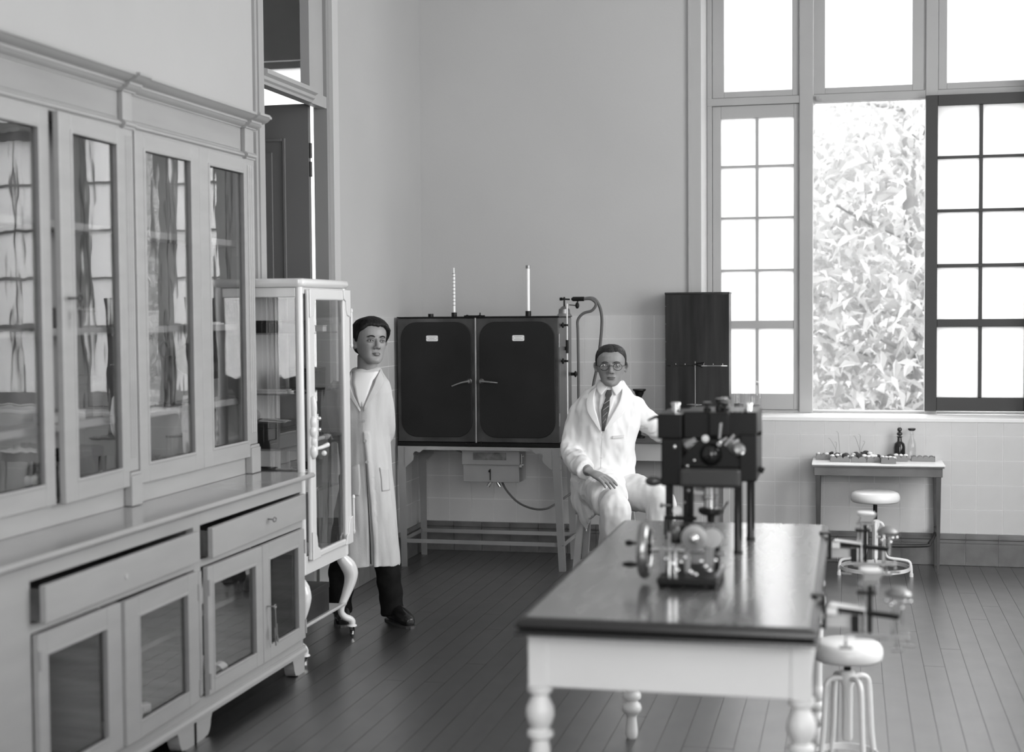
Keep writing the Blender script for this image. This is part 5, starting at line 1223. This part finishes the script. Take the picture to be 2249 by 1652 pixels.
def shape_face(me, T, wide=1.0):
    Ti = T.inverted(); M = np.array(Ti); co = get_co(me); no = get_no(me)
    L = co @ M[:3, :3].T + M[:3, 3]
    L[:, 0] /= wide
    d = np.zeros(len(L)); front = (L[:, 1] < -.03) & (L[:, 2] > -.01) & (L[:, 2] < .24)
    def g(cx, cy, cz, sx, sy, sz, amp):
        return amp*np.exp(-((L[:, 0]-cx)/sx)**2-((L[:, 1]-cy)/sy)**2-((L[:, 2]-cz)/sz)**2)
    for s in (-1, 1):
        d += g(s*.030, -.090, .116, .0165, .03, .0095, -.0085)     # eye sockets
        d += g(s*.040, -.075, .091, .020, .04, .020, .0035)
        d += g(s*.024, -.09, .066, .006, .03, .014, -.0022)        # fold beside the mouth
        d += g(s*.0065, -.10, .0745, .004, .012, .003, -.0035)     # nostrils
    d += g(0, -.095, .0498, .020, .03, .0017, -.0032)               # mouth line
    d += g(0, -.09, .034, .018, .03, .006, -.0035)                  # under the lower lip
    d += g(0, -.09, .066, .0035, .03, .006, -.0016)
    d *= front
    set_co(me, co + no*d[:, None])
def face_parts(parent, T, off, lipm, open_=.0, wide=1.0, lid=.0045, browm=BROW):
    def place(name, mb, m, par, sm=60):
        mb.v = [T @ Vector((v[0]*wide, v[1], v[2])) for v in mb.v]; me = mesh(name, mb, Vector(off), sm); me.materials.append(m)
        o = bpy.data.objects.new(name, me); COL.objects.link(o); o.parent = par; return o
    for s in (-1, 1):
        c = (s*.0305, -.0775, .1155)
        e = place('eye', MB().ell(c, (.0138, .0095, .0062), M3(0, 0, s*math.radians(16)), nu=20, nv=12), EYEW, parent)
        place('iris', MB().ell((c[0], c[1]-.0062, c[2]+.0006), (.0054, .0040, .0054), nu=16, nv=10), IRIS, e)
        up_ = [(s*(.0305-.0150), -.0835, .1140), (s*(.0305-.008), -.0880, .1195), (s*.0305, -.0885, .1212), (s*(.0305+.008), -.0850, .1198), (s*(.0305+.0155), -.0760, .1150)]
        place('eyelid', MB().tube(up_, [.0012, .0026, .0030, .0026, .0012], 8, sub=4), LIDM, e)
        place('lash_line', MB().tube([(q[0], q[1]-.0022, q[2]-.0016) for q in up_], [.0005, .0010, .0012, .0011, .0006], 6, sub=4), BROW, e)
        place('lower_lid', MB().tube([(s*(.0305-.0140), -.0835, .1135), (s*(.0305-.006), -.0865, .1095), (s*(.0305+.005), -.0850, .1088), (s*(.0305+.0150), -.0760, .1140)], [.0010, .0019, .0019, .0010], 8, sub=4), LIDM, e)
        bm_ = MB().tube([(s*.013, -.0950, .1335), (s*.024, -.0970, .1385), (s*.036, -.0915, .1380), (s*.047, -.0780, .1325)], [.0028, .0038, .0032, .0012], 8, sub=4, ell=(1.0, .7, (0, 0, 1)))
        place('eyebrow', bm_, browm, parent)
    lp = MB().tube([(-.0205, -.0865, .0500), (-.010, -.0960, .0535), (0, -.0975, .0525), (.010, -.0960, .0535), (.0205, -.0865, .0500)], [.0012, .0030, .0030, .0030, .0012], 8, sub=4)
    lp.tube([(-.0185, -.0870, .0485), (-.009, -.0955, .0450), (0, -.0970, .0440), (.009, -.0955, .0450), (.0185, -.0870, .0485)], [.0010, .0034, .0040, .0034, .0010], 8, sub=4)
    place('lips', lp, lipm, parent)
    if open_:
        place('teeth', MB().ell((0.001, -.0975, .0490), (.010, .0018, .0022), nu=12, nv=6), EYEW, parent)
def hair(parent, T, off, m, front, temple, side, back, thick, seed, puff=None, wide=1.0, part=None):
    n, k = 72, 34; mb = MB(); zs = [.02+(.2268-.02)*(i/k)**.85 for i in range(k+1)]
    def line(a):
        a = abs((a+PI) % (2*PI)-PI); pts = [(0, front), (.55, front+.002), (.95, temple), (1.25, (temple+side)/2+.01), (1.45, side), (1.85, side-.018), (2.3, back), (PI+.01, back)]
        for i in range(len(pts)-1):
            if pts[i][0] <= a <= pts[i+1][0]:
                t = (a-pts[i][0])/(pts[i+1][0]-pts[i][0]); return pts[i][1]*(1-t)+pts[i+1][1]*t
        return back
    rows = []
    for i in range(k+1):
        row = []
        for j in range(n):
            a = 2*PI*j/n; h0 = line(a) + .006*mnoise.noise(Vector((math.sin(a)*5, math.cos(a)*5, seed))); z = h0 + (.2275-h0)*(i/k)**.9
            e = min(1, (z-h0)/.016); e = e*(2-e); th = thick*(.25+.75*e) if i else -.004
            if puff: th += puff(a, z)*e
            th += .0022*mnoise.noise(Vector((a*16, z*22, seed)))*e + .0015*mnoise.noise(Vector((a*60, z*6, seed)))*e
            if part is not None and z > .16:
                th -= .005*math.exp(-((math.sin(a)*.07-part)/.004)**2)*max(0, math.cos(a))
            p = head_pt(a, min(z, .2265), th); p.z += max(0, th)*.85*max(0, (z-.165)/.062); row.append(p)
        rows.append(row)
    mb.loft(rows, cap=False); top = len(mb.v); mb.v.append(tuple(Vector((0, .01, .2275+thick*1.0)))); b0 = k*n
    for j in range(n): mb.f.append((b0+j, b0+(j+1) % n, top))
    mb.v = [T @ Vector((v[0]*wide, v[1], v[2])) for v in mb.v]
    me = mesh('hair', mb, Vector(off), 180); me.materials.append(m); me.shade_smooth()
    o = bpy.data.objects.new('hair', me); COL.objects.link(o); o.parent = parent; return o
def hand_mb(mb, wrist, aim, up, size=1.0, curl=.25, thumb_side=1, spread=1.0):
    """palm and five fingers; aim = direction of the fingers, up = back of the hand"""
    aim = Vector(aim).normalized(); up = (Vector(up) - aim*Vector(up).dot(aim)).normalized(); side = aim.cross(up)*thumb_side; W = Vector(wrist); s = size
    def P(a, b, c): return W + (aim*a + side*b + up*c)*s
    mb.tube([P(-.02, 0, 0), P(.012, 0, .001), P(.045, .001, .003), P(.082, .0, .001)], [.024*s, .026*s, .035*s, .036*s], 14, sub=3, ell=(.42, 1.0, up))
    fl = [(.028, .072, .0085), (.0095, .080, .0088), (-.0095, .074, .0084), (-.027, .058, .0074)]
    for i, (b, L, r) in enumerate(fl):
        sp = b*.25*spread; ang = 0; pt = [Vector((.070, b, .002))]; seg = [L*.46, L*.30, L*.26]; p = Vector((.084, b*1.02, .003)); pt.append(p.copy())
        for k, q in enumerate(seg):
            ang += curl*(.55 if k == 0 else 1.0)*(1+.06*i); p = p + Vector((q*math.cos(ang), sp*q/L*.6, -q*math.sin(ang))); pt.append(p.copy())
        mb.tube([P(*q) for q in pt], [r*1.1*s, r*1.12*s, r*1.02*s, r*.95*s, r*.72*s], 10, sub=3); mb.ell(P(*pt[-1]), (r*.74*s,)*3, nu=10, nv=7)
    th = [(.012, .022, -.004), (.036, .040, -.012), (.062, .050, -.018), (.085, .051, -.024)]
    mb.tube([P(*q) for q in th], [.013*s, .0125*s, .0105*s, .0075*s], 10, sub=3); mb.ell(P(*th[-1]), (.0078*s,)*3, nu=10, nv=7)
def ell_ring(c, a, b, n=28, p=2.3, rz=0.0):
    out = []
    for j in range(n):
        t = 2*PI*j/n; cs, sn = math.cos(t), math.sin(t)
        x = a*math.copysign(abs(cs)**(2/p), cs); y = b*math.copysign(abs(sn)**(2/p), sn)
        out.append((c[0]+x*math.cos(rz)-y*math.sin(rz), c[1]+x*math.sin(rz)+y*math.cos(rz), c[2]))
    return out
def surf(name, mb, m, parent, off, sm=60, solid=.0015):
    me = mesh(name, mb, Vector(off), sm); me.materials.append(m); o = bpy.data.objects.new(name, me); COL.objects.link(o); o.parent = parent
    if solid: s = o.modifiers.new('solid', 'SOLIDIFY'); s.thickness = solid; s.offset = 0
    return o
class Chest:
    """front surface of a coat given by rings (z, cx, cy, a, b, rz)"""
    def __init__(s, rings, p=2.3): s.r = sorted(rings); s.p = p
    def at(s, z):
        r = s.r
        if z <= r[0][0]: return r[0][1:]
        for i in range(len(r)-1):
            if r[i][0] <= z <= r[i+1][0]:
                t = (z-r[i][0])/(r[i+1][0]-r[i][0]); return [r[i][k]*(1-t)+r[i+1][k]*t for k in range(1, 6)]
        return r[-1][1:]
    def pt(s, u, z, off=.006):
        """u in -1..1 across the front (left of picture negative)"""
        cx, cy, a, b, rz = s.at(z); x = a*u; y = -(b+off)*max(0.0, 1-abs(u)**s.p)**(1/s.p)
        return (cx+x*math.cos(rz)-y*math.sin(rz), cy+x*math.sin(rz)+y*math.cos(rz), z)
    def patch(s, outline, off=.006, n=6):
        """quad strip between two polylines of (u,z)"""
        A, B = outline; mb = MB(); m = 12
        def samp(L, t):
            f = t*(len(L)-1); i = min(int(f), len(L)-2); q = f-i; return (L[i][0]*(1-q)+L[i+1][0]*q, L[i][1]*(1-q)+L[i+1][1]*q)
        for i in range(m+1):
            a, b = samp(A, i/m), samp(B, i/m)
            for j in range(n+1):
                t = j/n; mb.v.append(s.pt(a[0]*(1-t)+b[0]*t, a[1]*(1-t)+b[1]*t, off))
        mb.f = [(i*(n+1)+j, i*(n+1)+j+1, (i+1)*(n+1)+j+1, (i+1)*(n+1)+j) for i in range(m) for j in range(n)]
        return mb

# ------------------------------------------------------------------ the seated man
MO = Vector((-1.35, 8.1, 0))
TM = Matrix.Translation((-1.312, 8.135, 1.154)) @ Matrix.Rotation(math.radians(9.5), 4, 'Z') @ Matrix.Rotation(math.radians(2), 4, 'X')
mb = head_mb(TM, 1.13)
mb.tube([(-1.313, 8.14, 1.20), (-1.315, 8.165, 1.15), (-1.318, 8.19, 1.06)], [.058, .060, .080], 18, sub=3)
torso = [(.50, -1.37, 8.22, .165, .125, 0), (.62, -1.37, 8.21, .160, .125, .05), (.78, -1.355, 8.19, .165, .120, .08), (.92, -1.335, 8.17, .165, .115, .10), (1.02, -1.325, 8.18, .160, .095, .10), (1.06, -1.32, 8.185, .11, .07, .1)]
mb.loft([ell_ring((r[1], r[2], r[0]), r[3]-.022, r[4]-.022, 28, 2.3, r[5]) for r in torso])
mb.tube([(-1.47, 8.19, 1.015), (-1.515, 8.15, .90), (-1.525, 8.09, .785), (-1.46, 7.92, .735), (-1.378, 7.785, .703)], [.047, .045, .040, .037, .028], 14, sub=4)
mb.tube([(-1.185, 8.18, 1.02), (-1.13, 8.26, .95), (-1.085, 8.38, .885), (-1.045, 8.58, .850), (-1.02, 8.72, .832)], [.047, .045, .040, .036, .027], 14, sub=4)
hand_mb(mb, (-1.375, 7.780, .702), (.155, -.085, -.062), (.25, -.35, .9), 1.10, .22, -1, 1.6)
hand_mb(mb, (-1.02, 8.72, .828), (.08, .9, -.10), (0, 0, 1), .98, .2, 1)
# legs
mb.tube([(-1.43, 8.20, .54), (-1.34, 7.98, .545), (-1.235, 7.765, .525), (-1.225, 7.755, .46), (-1.245, 7.80, .25), (-1.25, 7.82, .09)], [.085, .075, .058, .052, .048, .034], 16, sub=4)
mb.tube([(-1.29, 8.20, .54), (-1.15, 8.08, .55), (-1.02, 7.965, .535), (-1.015, 7.96, .46), (-1.03, 8.0, .25), (-1.03, 8.03, .09)], [.085, .075, .058, .052, .048, .034], 16, sub=4)
for fx, fy in ((-1.25, 7.82), (-1.03, 8.03)): mb.tube([(fx, fy+.03, .055), (fx+.005, fy-.05, .05), (fx+.01, fy-.16, .035)], [.036, .035, .024], 12, sub=3)
me = remesh(mb, .0038, 3); shape_face(me, TM, 1.13)
man = finish('person', me, SKIN_M, None, MO); man.location = MO
tag(man, 'seated man in a white laboratory coat, striped tie and round spectacles', 'person')
hair(man, TM, MO, HAIRG, .190, .172, .112, .035, .0055, 3.0, wide=1.13, part=.016)
face_parts(man, TM, MO, LIP_M, wide=1.13, browm=mat('brow_grey', .05, .8))
# spectacles
def inT(T, mb_, wide=1.0): mb_.v = [T @ Vector((v[0]*wide, v[1], v[2])) for v in mb_.v]; return mb_
gl = MB()
for s in (-1, 1): gl.tube([(s*.033+.0215*math.cos(a), -.1075+.004*abs(math.cos(a)), .112+.0200*math.sin(a)) for a in [i*PI/14 for i in range(28)]], .0014, 6, closed=True)
gl.tube([(-.0115, -.1065, .116), (0, -.1095, .1195), (.0115, -.1065, .116)], .0013, 6, sub=4)
for s in (-1, 1): gl.tube([(s*.0545, -.103, .116), (s*.068, -.085, .117), (s*.079, -.02, .117), (s*.080, .012, .112)], .0013, 6, sub=4)
sp_ = surf('spectacles', inT(TM, gl, 1.13), mat('spectacle_wire', .05, .25, metal=.8), man, MO, 60, 0)
for s in (-1, 1):
    ln = MB(); rings = [[(s*.033+.0205*q*math.cos(a), -.1075-.0020*(1-q*q)+.004*abs(q*math.cos(a)), .112+.019*q*math.sin(a)) for a in [i*PI/12 for i in range(24)]] for q in (1, .8, .6, .4, .2, .05)]
    ln.loft(rings, cap=False); surf('lens', inT(TM, ln, 1.13), GLASSW if False else glass_mat('spectacle_lens', .9, ior=1.7, boost=1.5) if 'spectacle_lens' not in MATS else MATS['spectacle_lens'], sp_, MO, 180, 0)
# trousers
tr = MB()
tr.tube([(-1.42, 8.22, .560), (-1.34, 7.99, .545), (-1.238, 7.768, .520), (-1.228, 7.752, .45), (-1.250, 7.80, .25), (-1.258, 7.82, .075)], [.105, .100, .082, .082, .080, .076], 20, sub=5)
tr.tube([(-1.29, 8.22, .560), (-1.15, 8.08, .55), (-1.018, 7.968, .530), (-1.012, 7.958, .45), (-1.03, 8.0, .25), (-1.032, 8.03, .075)], [.105, .100, .082, .080, .078, .074], 20, sub=5)
tr.ell((-1.35, 8.2, .565), (.16, .14, .10))
me = remesh(tr, .007, 6); folds(me, .012, (13, 13, 7), 4); folds(me, .005, (30, 30, 14), 9); finish('trousers', me, TROUW, man, MO)
for fx, fy in ((-1.258, 7.82), (-1.032, 8.03)):
    s_ = MB().tube([(fx, fy+.05, .04), (fx, fy, .052), (fx+.005, fy-.08, .045), (fx+.012, fy-.19, .030)], [.036, .042, .042, .028], 14, sub=4).box(fx-.034, fx+.038, fy-.20, fy+.075, .001, .012)
    me = remesh(s_, .005, 3); finish('shoe', me, SHOE, man, MO)
# coat
chest_r = [(.50, -1.372, 8.19, .172, .150, 0), (.58, -1.372, 8.19, .180, .152, .03), (.70, -1.365, 8.18, .182, .150, .06), (.82, -1.355, 8.165, .182, .145, .08), (.93, -1.345, 8.155, .184, .138, .10), (1.02, -1.338, 8.165, .182, .122, .10), (1.08, -1.330, 8.175, .160, .104, .10), (1.12, -1.325, 8.175, .125, .090, .10), (1.155, -1.320, 8.172, .086, .076, .10), (1.180, -1.317, 8.168, .072, .068, .1)]
ch = Chest(chest_r)
ct = MB(); ct.loft([ell_ring((r[1], r[2], r[0]), r[3], r[4], 32, 2.3, r[5]) for r in chest_r])
ct.tube([(-1.43, 8.185, 1.055), (-1.482, 8.175, 1.015), (-1.520, 8.14, .90), (-1.528, 8.085, .785), (-1.48, 7.955, .737), (-1.395, 7.810, .708)], [.052, .060, .062, .062, .060, .054], 18, sub=5)
ct.tube([(-1.225, 8.18, 1.06), (-1.182, 8.20, 1.02), (-1.13, 8.26, .95), (-1.085, 8.38, .885), (-1.05, 8.56, .852), (-1.024, 8.69, .840)], [.052, .058, .060, .060, .056, .050], 18, sub=5)
# skirt over the right thigh and hanging beside the stool
ct.tube([(-1.40, 8.20, .590), (-1.345, 7.99, .575), (-1.262, 7.805, .548)], [.132, .120, .100], 20, sub=4)
ct.tube([(-1.37, 8.18, .62), (-1.33, 8.08, .60), (-1.29, 7.98, .575)], [.12, .105, .085], 18, sub=4)
def sheet(pts_t, pts_b, thick):
    m = MB(); n_ = len(pts_t)
    for off in (-thick, thick):
        for P_ in (pts_t, pts_b):
            for p in P_: m.v.append((p[0], p[1]+off, p[2]))
    k_ = n_
    for i in range(n_-1):
        m.f += [(i, i+1, k_+i+1, k_+i), (2*k_+i, 3*k_+i, 3*k_+i+1, 2*k_+i+1), (i, 2*k_+i, 2*k_+i+1, i+1), (k_+i, k_+i+1, 3*k_+i+1, 3*k_+i)]
    m.f += [(0, k_, 3*k_, 2*k_), (n_-1, 3*k_-1, 4*k_-1, 2*k_-1)]
    return m
s1 = sheet([(-1.545, 8.13, .62), (-1.50, 8.06, .62), (-1.44, 7.99, .60), (-1.40, 7.93, .58), (-1.35, 7.88, .56)],
           [(-1.535, 8.14, .50), (-1.490, 8.09, .395), (-1.440, 8.04, .325), (-1.405, 7.97, .42), (-1.36, 7.88, .455)], .020)
ct.add(s1.v, s1.f)
me = remesh(ct, .0065, 7, .5)
def cm(co): return np.ones(len(co))
folds(me, .012, (7, 7, 5), 1.5); folds(me, .011, (15, 15, 9), 7.7); folds(me, .005, (34, 34, 16), 2.2)
coat = finish('coat', me, COATW, man, MO)
CREASE = mat('coat_crease_shade', .45, .9)  # grey for a strip that imitates shade along the front crease
# shirt front, collar, tie, lapels, placket, pocket
surf('shirt_front', ch.patch(([(-.62, 1.165), (-.34, 1.10), (-.10, .93)], [(.62, 1.165), (.30, 1.10), (-.02, .93)]), .012), SHIRT, man, MO)
tiep = ch.patch(([(-.10, 1.132), (-.13, 1.106), (-.075, 1.088), (-.14, 1.02), (-.055, .905)], [(.14, 1.132), (.15, 1.106), (.08, 1.088), (.11, 1.02), (.02, .905)]), .022)
tie = surf('tie', tiep, TIE, man, MO)
for i, z in enumerate((1.065, 1.03, .995, .96)):
    surf('tie_stripe', ch.patch(([(-.12+.02*i, z-.014), (-.12+.02*i, z-.010)], [(.09-.02*i, z+.012), (.09-.02*i, z+.016)]), .0245, 4), mat('tie_stripe_pale', .32, .6), tie, MO)
for s in (-1, 1):
    surf('collar_flap', ch.patch(([(s*.10, 1.150), (s*.50, 1.172), (s*.90, 1.182)], [(s*.30, 1.100), (s*.58, 1.128), (s*.92, 1.160)]), .022), SHIRT, man, MO)
surf('lapel', ch.patch(([(-.80, 1.165), (-.55, 1.10), (-.27, 1.00), (-.06, .898)], [(-.88, 1.130), (-.72, 1.055), (-.55, 1.00), (-.06, .893)]), .017), COATW, man, MO)
surf('lapel', ch.patch(([(.80, 1.165), (.50, 1.10), (.22, 1.00), (-.03, .898)], [(.90, 1.130), (.72, 1.055), (.55, 1.00), (-.03, .893)]), .017), COATW, man, MO)
surf('front_edge_shade', ch.patch(([(-.045, .89), (-.03, .80), (.0, .70), (.03, .62)], [(-.030, .89), (-.015, .80), (.015, .70), (.045, .62)]), .014), CREASE, man, MO)
bt = MB()
for u, z in ((-.03, .868), (.0, .755), (.06, .655)): bt.lathe([(.007, 0), (.007, .003), (.001, .0035)], ch.pt(u, z, .020), M3(math.radians(90), 0, .1), 12)
surf('button', bt, mat('shell_button', .62, .3), man, MO, 40, 0)
surf('breast_pocket', ch.patch(([(.28, .878), (.62, .882)], [(.28, .862), (.62, .866)]), .015), mat('pocket_hem_cloth', .66, .9), man, MO)
me = MB(); me.tube([ch.pt(-.02, .868, .02), ch.pt(-.02, .860, .02)], .0006, 5)

# ------------------------------------------------------------------ the standing boy
BO = Vector((-2.39, 7.0, 0))
TB = Matrix.Translation((-2.358, 6.985, 1.314)) @ Matrix.Rotation(math.radians(42), 4, 'Z') @ Matrix.Rotation(math.radians(4), 4, 'Y') @ Matrix.Rotation(math.radians(-3), 4, 'X')
mb = head_mb(TB, 1.07)
mb.tube([(-2.372, 7.0, 1.36), (-2.378, 7.015, 1.29), (-2.39, 7.025, 1.20)], [.050, .051, .07], 18, sub=3)
bt_r = [(.70, -2.40, 7.02, .150, .105, .2), (.90, -2.40, 7.02, .140, .10, .2), (1.05, -2.40, 7.02, .155, .105, .2), (1.17, -2.395, 7.02, .155, .09, .2), (1.215, -2.39, 7.022, .11, .065, .2)]
mb.loft([ell_ring((r[1], r[2], r[0]), r[3]-.035, r[4]-.03, 28, 2.3, r[5]) for r in bt_r])
mb.tube([(-2.325, 7.035, 1.16), (-2.312, 7.062, 1.05), (-2.322, 7.10, .965), (-2.38, 7.15, .90), (-2.42, 7.17, .88)], [.030, .030, .028, .026, .024], 14, sub=4)
mb.tube([(-2.520, 6.995, 1.16), (-2.562, 7.055, 1.06), (-2.562, 7.12, .965), (-2.50, 7.17, .90), (-2.44, 7.19, .88)], [.040, .038, .034, .030, .024], 14, sub=4)
hand_mb(mb, (-2.42, 7.185, .88), (-.6, .12, -.25), (.1, 1, 0), .9, .5, 1); hand_mb(mb, (-2.44, 7.20, .875), (.5, .1, -.4), (.1, 1, 0), .9, .5, -1)
mb.tube([(-2.360, 7.02, .74), (-2.32, 7.01, .42), (-2.262, 7.02, .10)], [.062, .048, .028], 14, sub=4)
mb.tube([(-2.455, 7.01, .74), (-2.50, 7.0, .42), (-2.53, 7.01, .10)], [.062, .048, .028], 14, sub=4)
mb.tube([(-2.262, 7.02, .075), (-2.240, 7.00, .048), (-2.190, 6.955, .038)], [.028, .026, .018], 12, sub=3); mb.tube([(-2.53, 7.01, .075), (-2.52, 6.98, .048), (-2.495, 6.92, .038)], [.028, .026, .018], 12, sub=3)
me = remesh(mb, .0038, 3); shape_face(me, TB, 1.07)
boy = finish('person', me, SKIN_B, None, BO); boy.location = BO
tag(boy, 'standing boy in a long grey coat and dark trousers beside the glass cabinet', 'person')
hair(boy, TB, BO, HAIRD, .185, .166, .112, .045, .013, 8.0, puff=lambda a, z: .010*max(0, math.sin(a))*math.exp(-((z-.165)/.035)**2) + .006*max(0, math.cos(a))*max(0, (z-.18)/.05), wide=1.07)
face_parts(boy, TB, BO, LIP_B, open_=1, wide=1.07)
# trousers and shoes
tr = MB(); tr.tube([(-2.360, 7.02, .74), (-2.315, 7.01, .45), (-2.275, 7.012, .22), (-2.255, 7.015, .045)], [.072, .068, .064, .058], 18, sub=5)
tr.tube([(-2.455, 7.01, .74), (-2.50, 7.0, .45), (-2.525, 7.0, .22), (-2.535, 7.0, .045)], [.072, .070, .066, .062], 18, sub=5)
me = remesh(tr, .007, 5); folds(me, .010, (10, 10, 14), 2); finish('trousers', me, TROUD, boy, BO)
for (ax_, ay_, bx_, by_) in ((-2.278, 7.050, -2.125, 6.895), (-2.545, 7.045, -2.470, 6.855)):
    A = Vector((ax_, ay_, 0)); B = Vector((bx_, by_, 0)); D = (B-A); Q = D.normalized(); Nn = Vector((-Q.y, Q.x, 0))
    s_ = MB().tube([A+Vector((0, 0, .045)), A+D*.25+Vector((0, 0, .055)), A+D*.55+Vector((0, 0, .048)), A+D*.85+Vector((0, 0, .034)), B+Vector((0, 0, .026))], [.038, .043, .042, .037, .022], 16, sub=4)
    me = remesh(s_, .0045, 3); co = get_co(me); co[:, 2] = np.maximum(co[:, 2], .010); set_co(me, co)
    sh_ = finish('shoe', me, SHOE, boy, BO)
    ol = []
    for t_, w_ in ((-.14, .018), (-.05, .032), (.2, .036), (.5, .040), (.8, .040), (1.0, .028), (1.08, .010)): ol.append((A+D*t_, w_))
    poly = [(p+Nn*w_).to_2d() for p, w_ in ol] + [(p-Nn*w_).to_2d() for p, w_ in reversed(ol)]
    me = mesh('sole', MB().prism([(p.x, p.y) for p in poly], 'z', .0005, .013), Vector(BO)); me.materials.append(mat('sole_edge', .05, .5)); so = bpy.data.objects.new('sole', me); COL.objects.link(so); so.parent = sh_
    lc = MB()
    for i in range(4):
        c_ = A+D*(.36+.07*i)+Vector((0, 0, .088-.006*i)); lc.tube([c_+Nn*.014, c_+Vector((0, 0, .004)), c_-Nn*.014], .0022, 6)
    surf('laces', lc, SHOE, sh_, BO, 60, 0)
# long coat, open slit in front
cr_ = [(.295, -2.372, 7.00, .146, .122, .25), (.45, -2.374, 7.00, .143, .120, .25), (.62, -2.381, 7.005, .138, .118, .25), (.80, -2.392, 7.01, .134, .116, .25), (.95, -2.405, 7.015, .130, .113, .25), (1.08, -2.410, 7.02, .138, .113, .25), (1.17, -2.408, 7.022, .148, .104, .25), (1.225, -2.402, 7.025, .130, .088, .25), (1.262, -2.390, 7.028, .092, .074, .25), (1.295, -2.384, 7.028, .074, .064, .25)]
cb_ = Chest(cr_)
ct = MB(); ct.loft([ell_ring((r[1], r[2], r[0]), r[3], r[4], 36, 2.3, r[5]) for r in cr_])
ct.tube([(-2.345, 7.030, 1.215), (-2.314, 7.040, 1.15), (-2.308, 7.062, 1.05), (-2.316, 7.095, .970), (-2.37, 7.140, .905)], [.044, .052, .052, .050, .046], 16, sub=5)
ct.tube([(-2.51, 6.995, 1.195), (-2.555, 7.02, 1.13), (-2.57, 7.07, 1.04), (-2.565, 7.12, .955), (-2.51, 7.16, .905)], [.056, .058, .054, .050, .046], 16, sub=5)
me = remesh(ct, .006, 6, .5)
# hollow the skirt from below so the legs hang free, and cut the front slit
bmx = bmesh.new(); bmx.from_mesh(me); dele = []
for f_ in bmx.faces:
    c = f_.calc_center_median()
    if c.z < .307 and f_.normal.z < -.5: dele.append(f_)
bmesh.ops.delete(bmx, geom=dele, context='FACES'); bmx.to_mesh(me); bmx.free()
folds(me, .013, (10, 10, 1.6), 3.3); folds(me, .006, (24, 24, 6), 6.1)
co = get_co(me); slit_u = lambda z: .10+.00*z
for i, p in enumerate(co):
    if p[1] < 6.98 and p[2] < .98:
        q = cb_.pt(.10, float(p[2]), 0); d = p[0]-q[0]
        if abs(d) < .03:
            dep = .030*math.exp(-(d/.009)**2)*min(1, (.98-p[2])/.5); p[1] += dep
            if 0 < d < .03: p[1] -= .008
set_co(me, co)
finish('coat', me, COATG, boy, BO)
surf('coat_slit_strip', cb_.patch(([(.085, .86), (.075, .60), (.085, .32)], [(.093, .86), (.105, .60), (.120, .32)]), .003), TROUD, boy, BO)  # dark strip laid along the slit groove, in the trouser colour
surf('shirt_front', cb_.patch(([(-.80, 1.278), (-.42, 1.235), (-.22, 1.19), (-.02, 1.105)], [(.80, 1.278), (.42, 1.235), (.30, 1.19), (.10, 1.105)]), .009), SHIRT, boy, BO)
for (A_, B_) in ((([(-.92, 1.288), (-.56, 1.24), (-.30, 1.18), (.02, 1.090)], [(-.95, 1.255), (-.76, 1.205), (-.42, 1.16), (.0, 1.080)])), (([(.92, 1.288), (.54, 1.24), (.34, 1.18), (.10, 1.090)], [(.95, 1.255), (.76, 1.205), (.50, 1.16), (.13, 1.080)]))):
    surf('lapel', cb_.patch((A_, B_), .014), COATG, boy, BO)
bt = MB()
for u, z in ((.12, 1.035), (.15, .935), (.15, .83)): bt.lathe([(.0085, 0), (.0085, .003), (.001, .0035)], cb_.pt(u, z, .016), M3(math.radians(90), 0, .3), 12)
surf('button', bt, mat('coat_button', .33, .4), boy, BO, 40, 0)
surf('placket_shade', cb_.patch(([(.05, 1.13), (.07, .93), (.08, .86)], [(.062, 1.13), (.082, .93), (.092, .86)]), .011), mat('coat_fold_shade', .27, .9), boy, BO)  # thin darker line, fold shade put into the colour
surf('pocket', cb_.patch(([(-.62, .80), (-.60, .72), (-.58, .66)], [(-.14, .82), (-.14, .72), (-.20, .66)]), .010), COATG, boy, BO)
surf('pocket', cb_.patch(([(.60, .80), (.62, .74), (.62, .68)], [(.90, .79), (.90, .74), (.88, .68)]), .012), COATG, boy, BO)
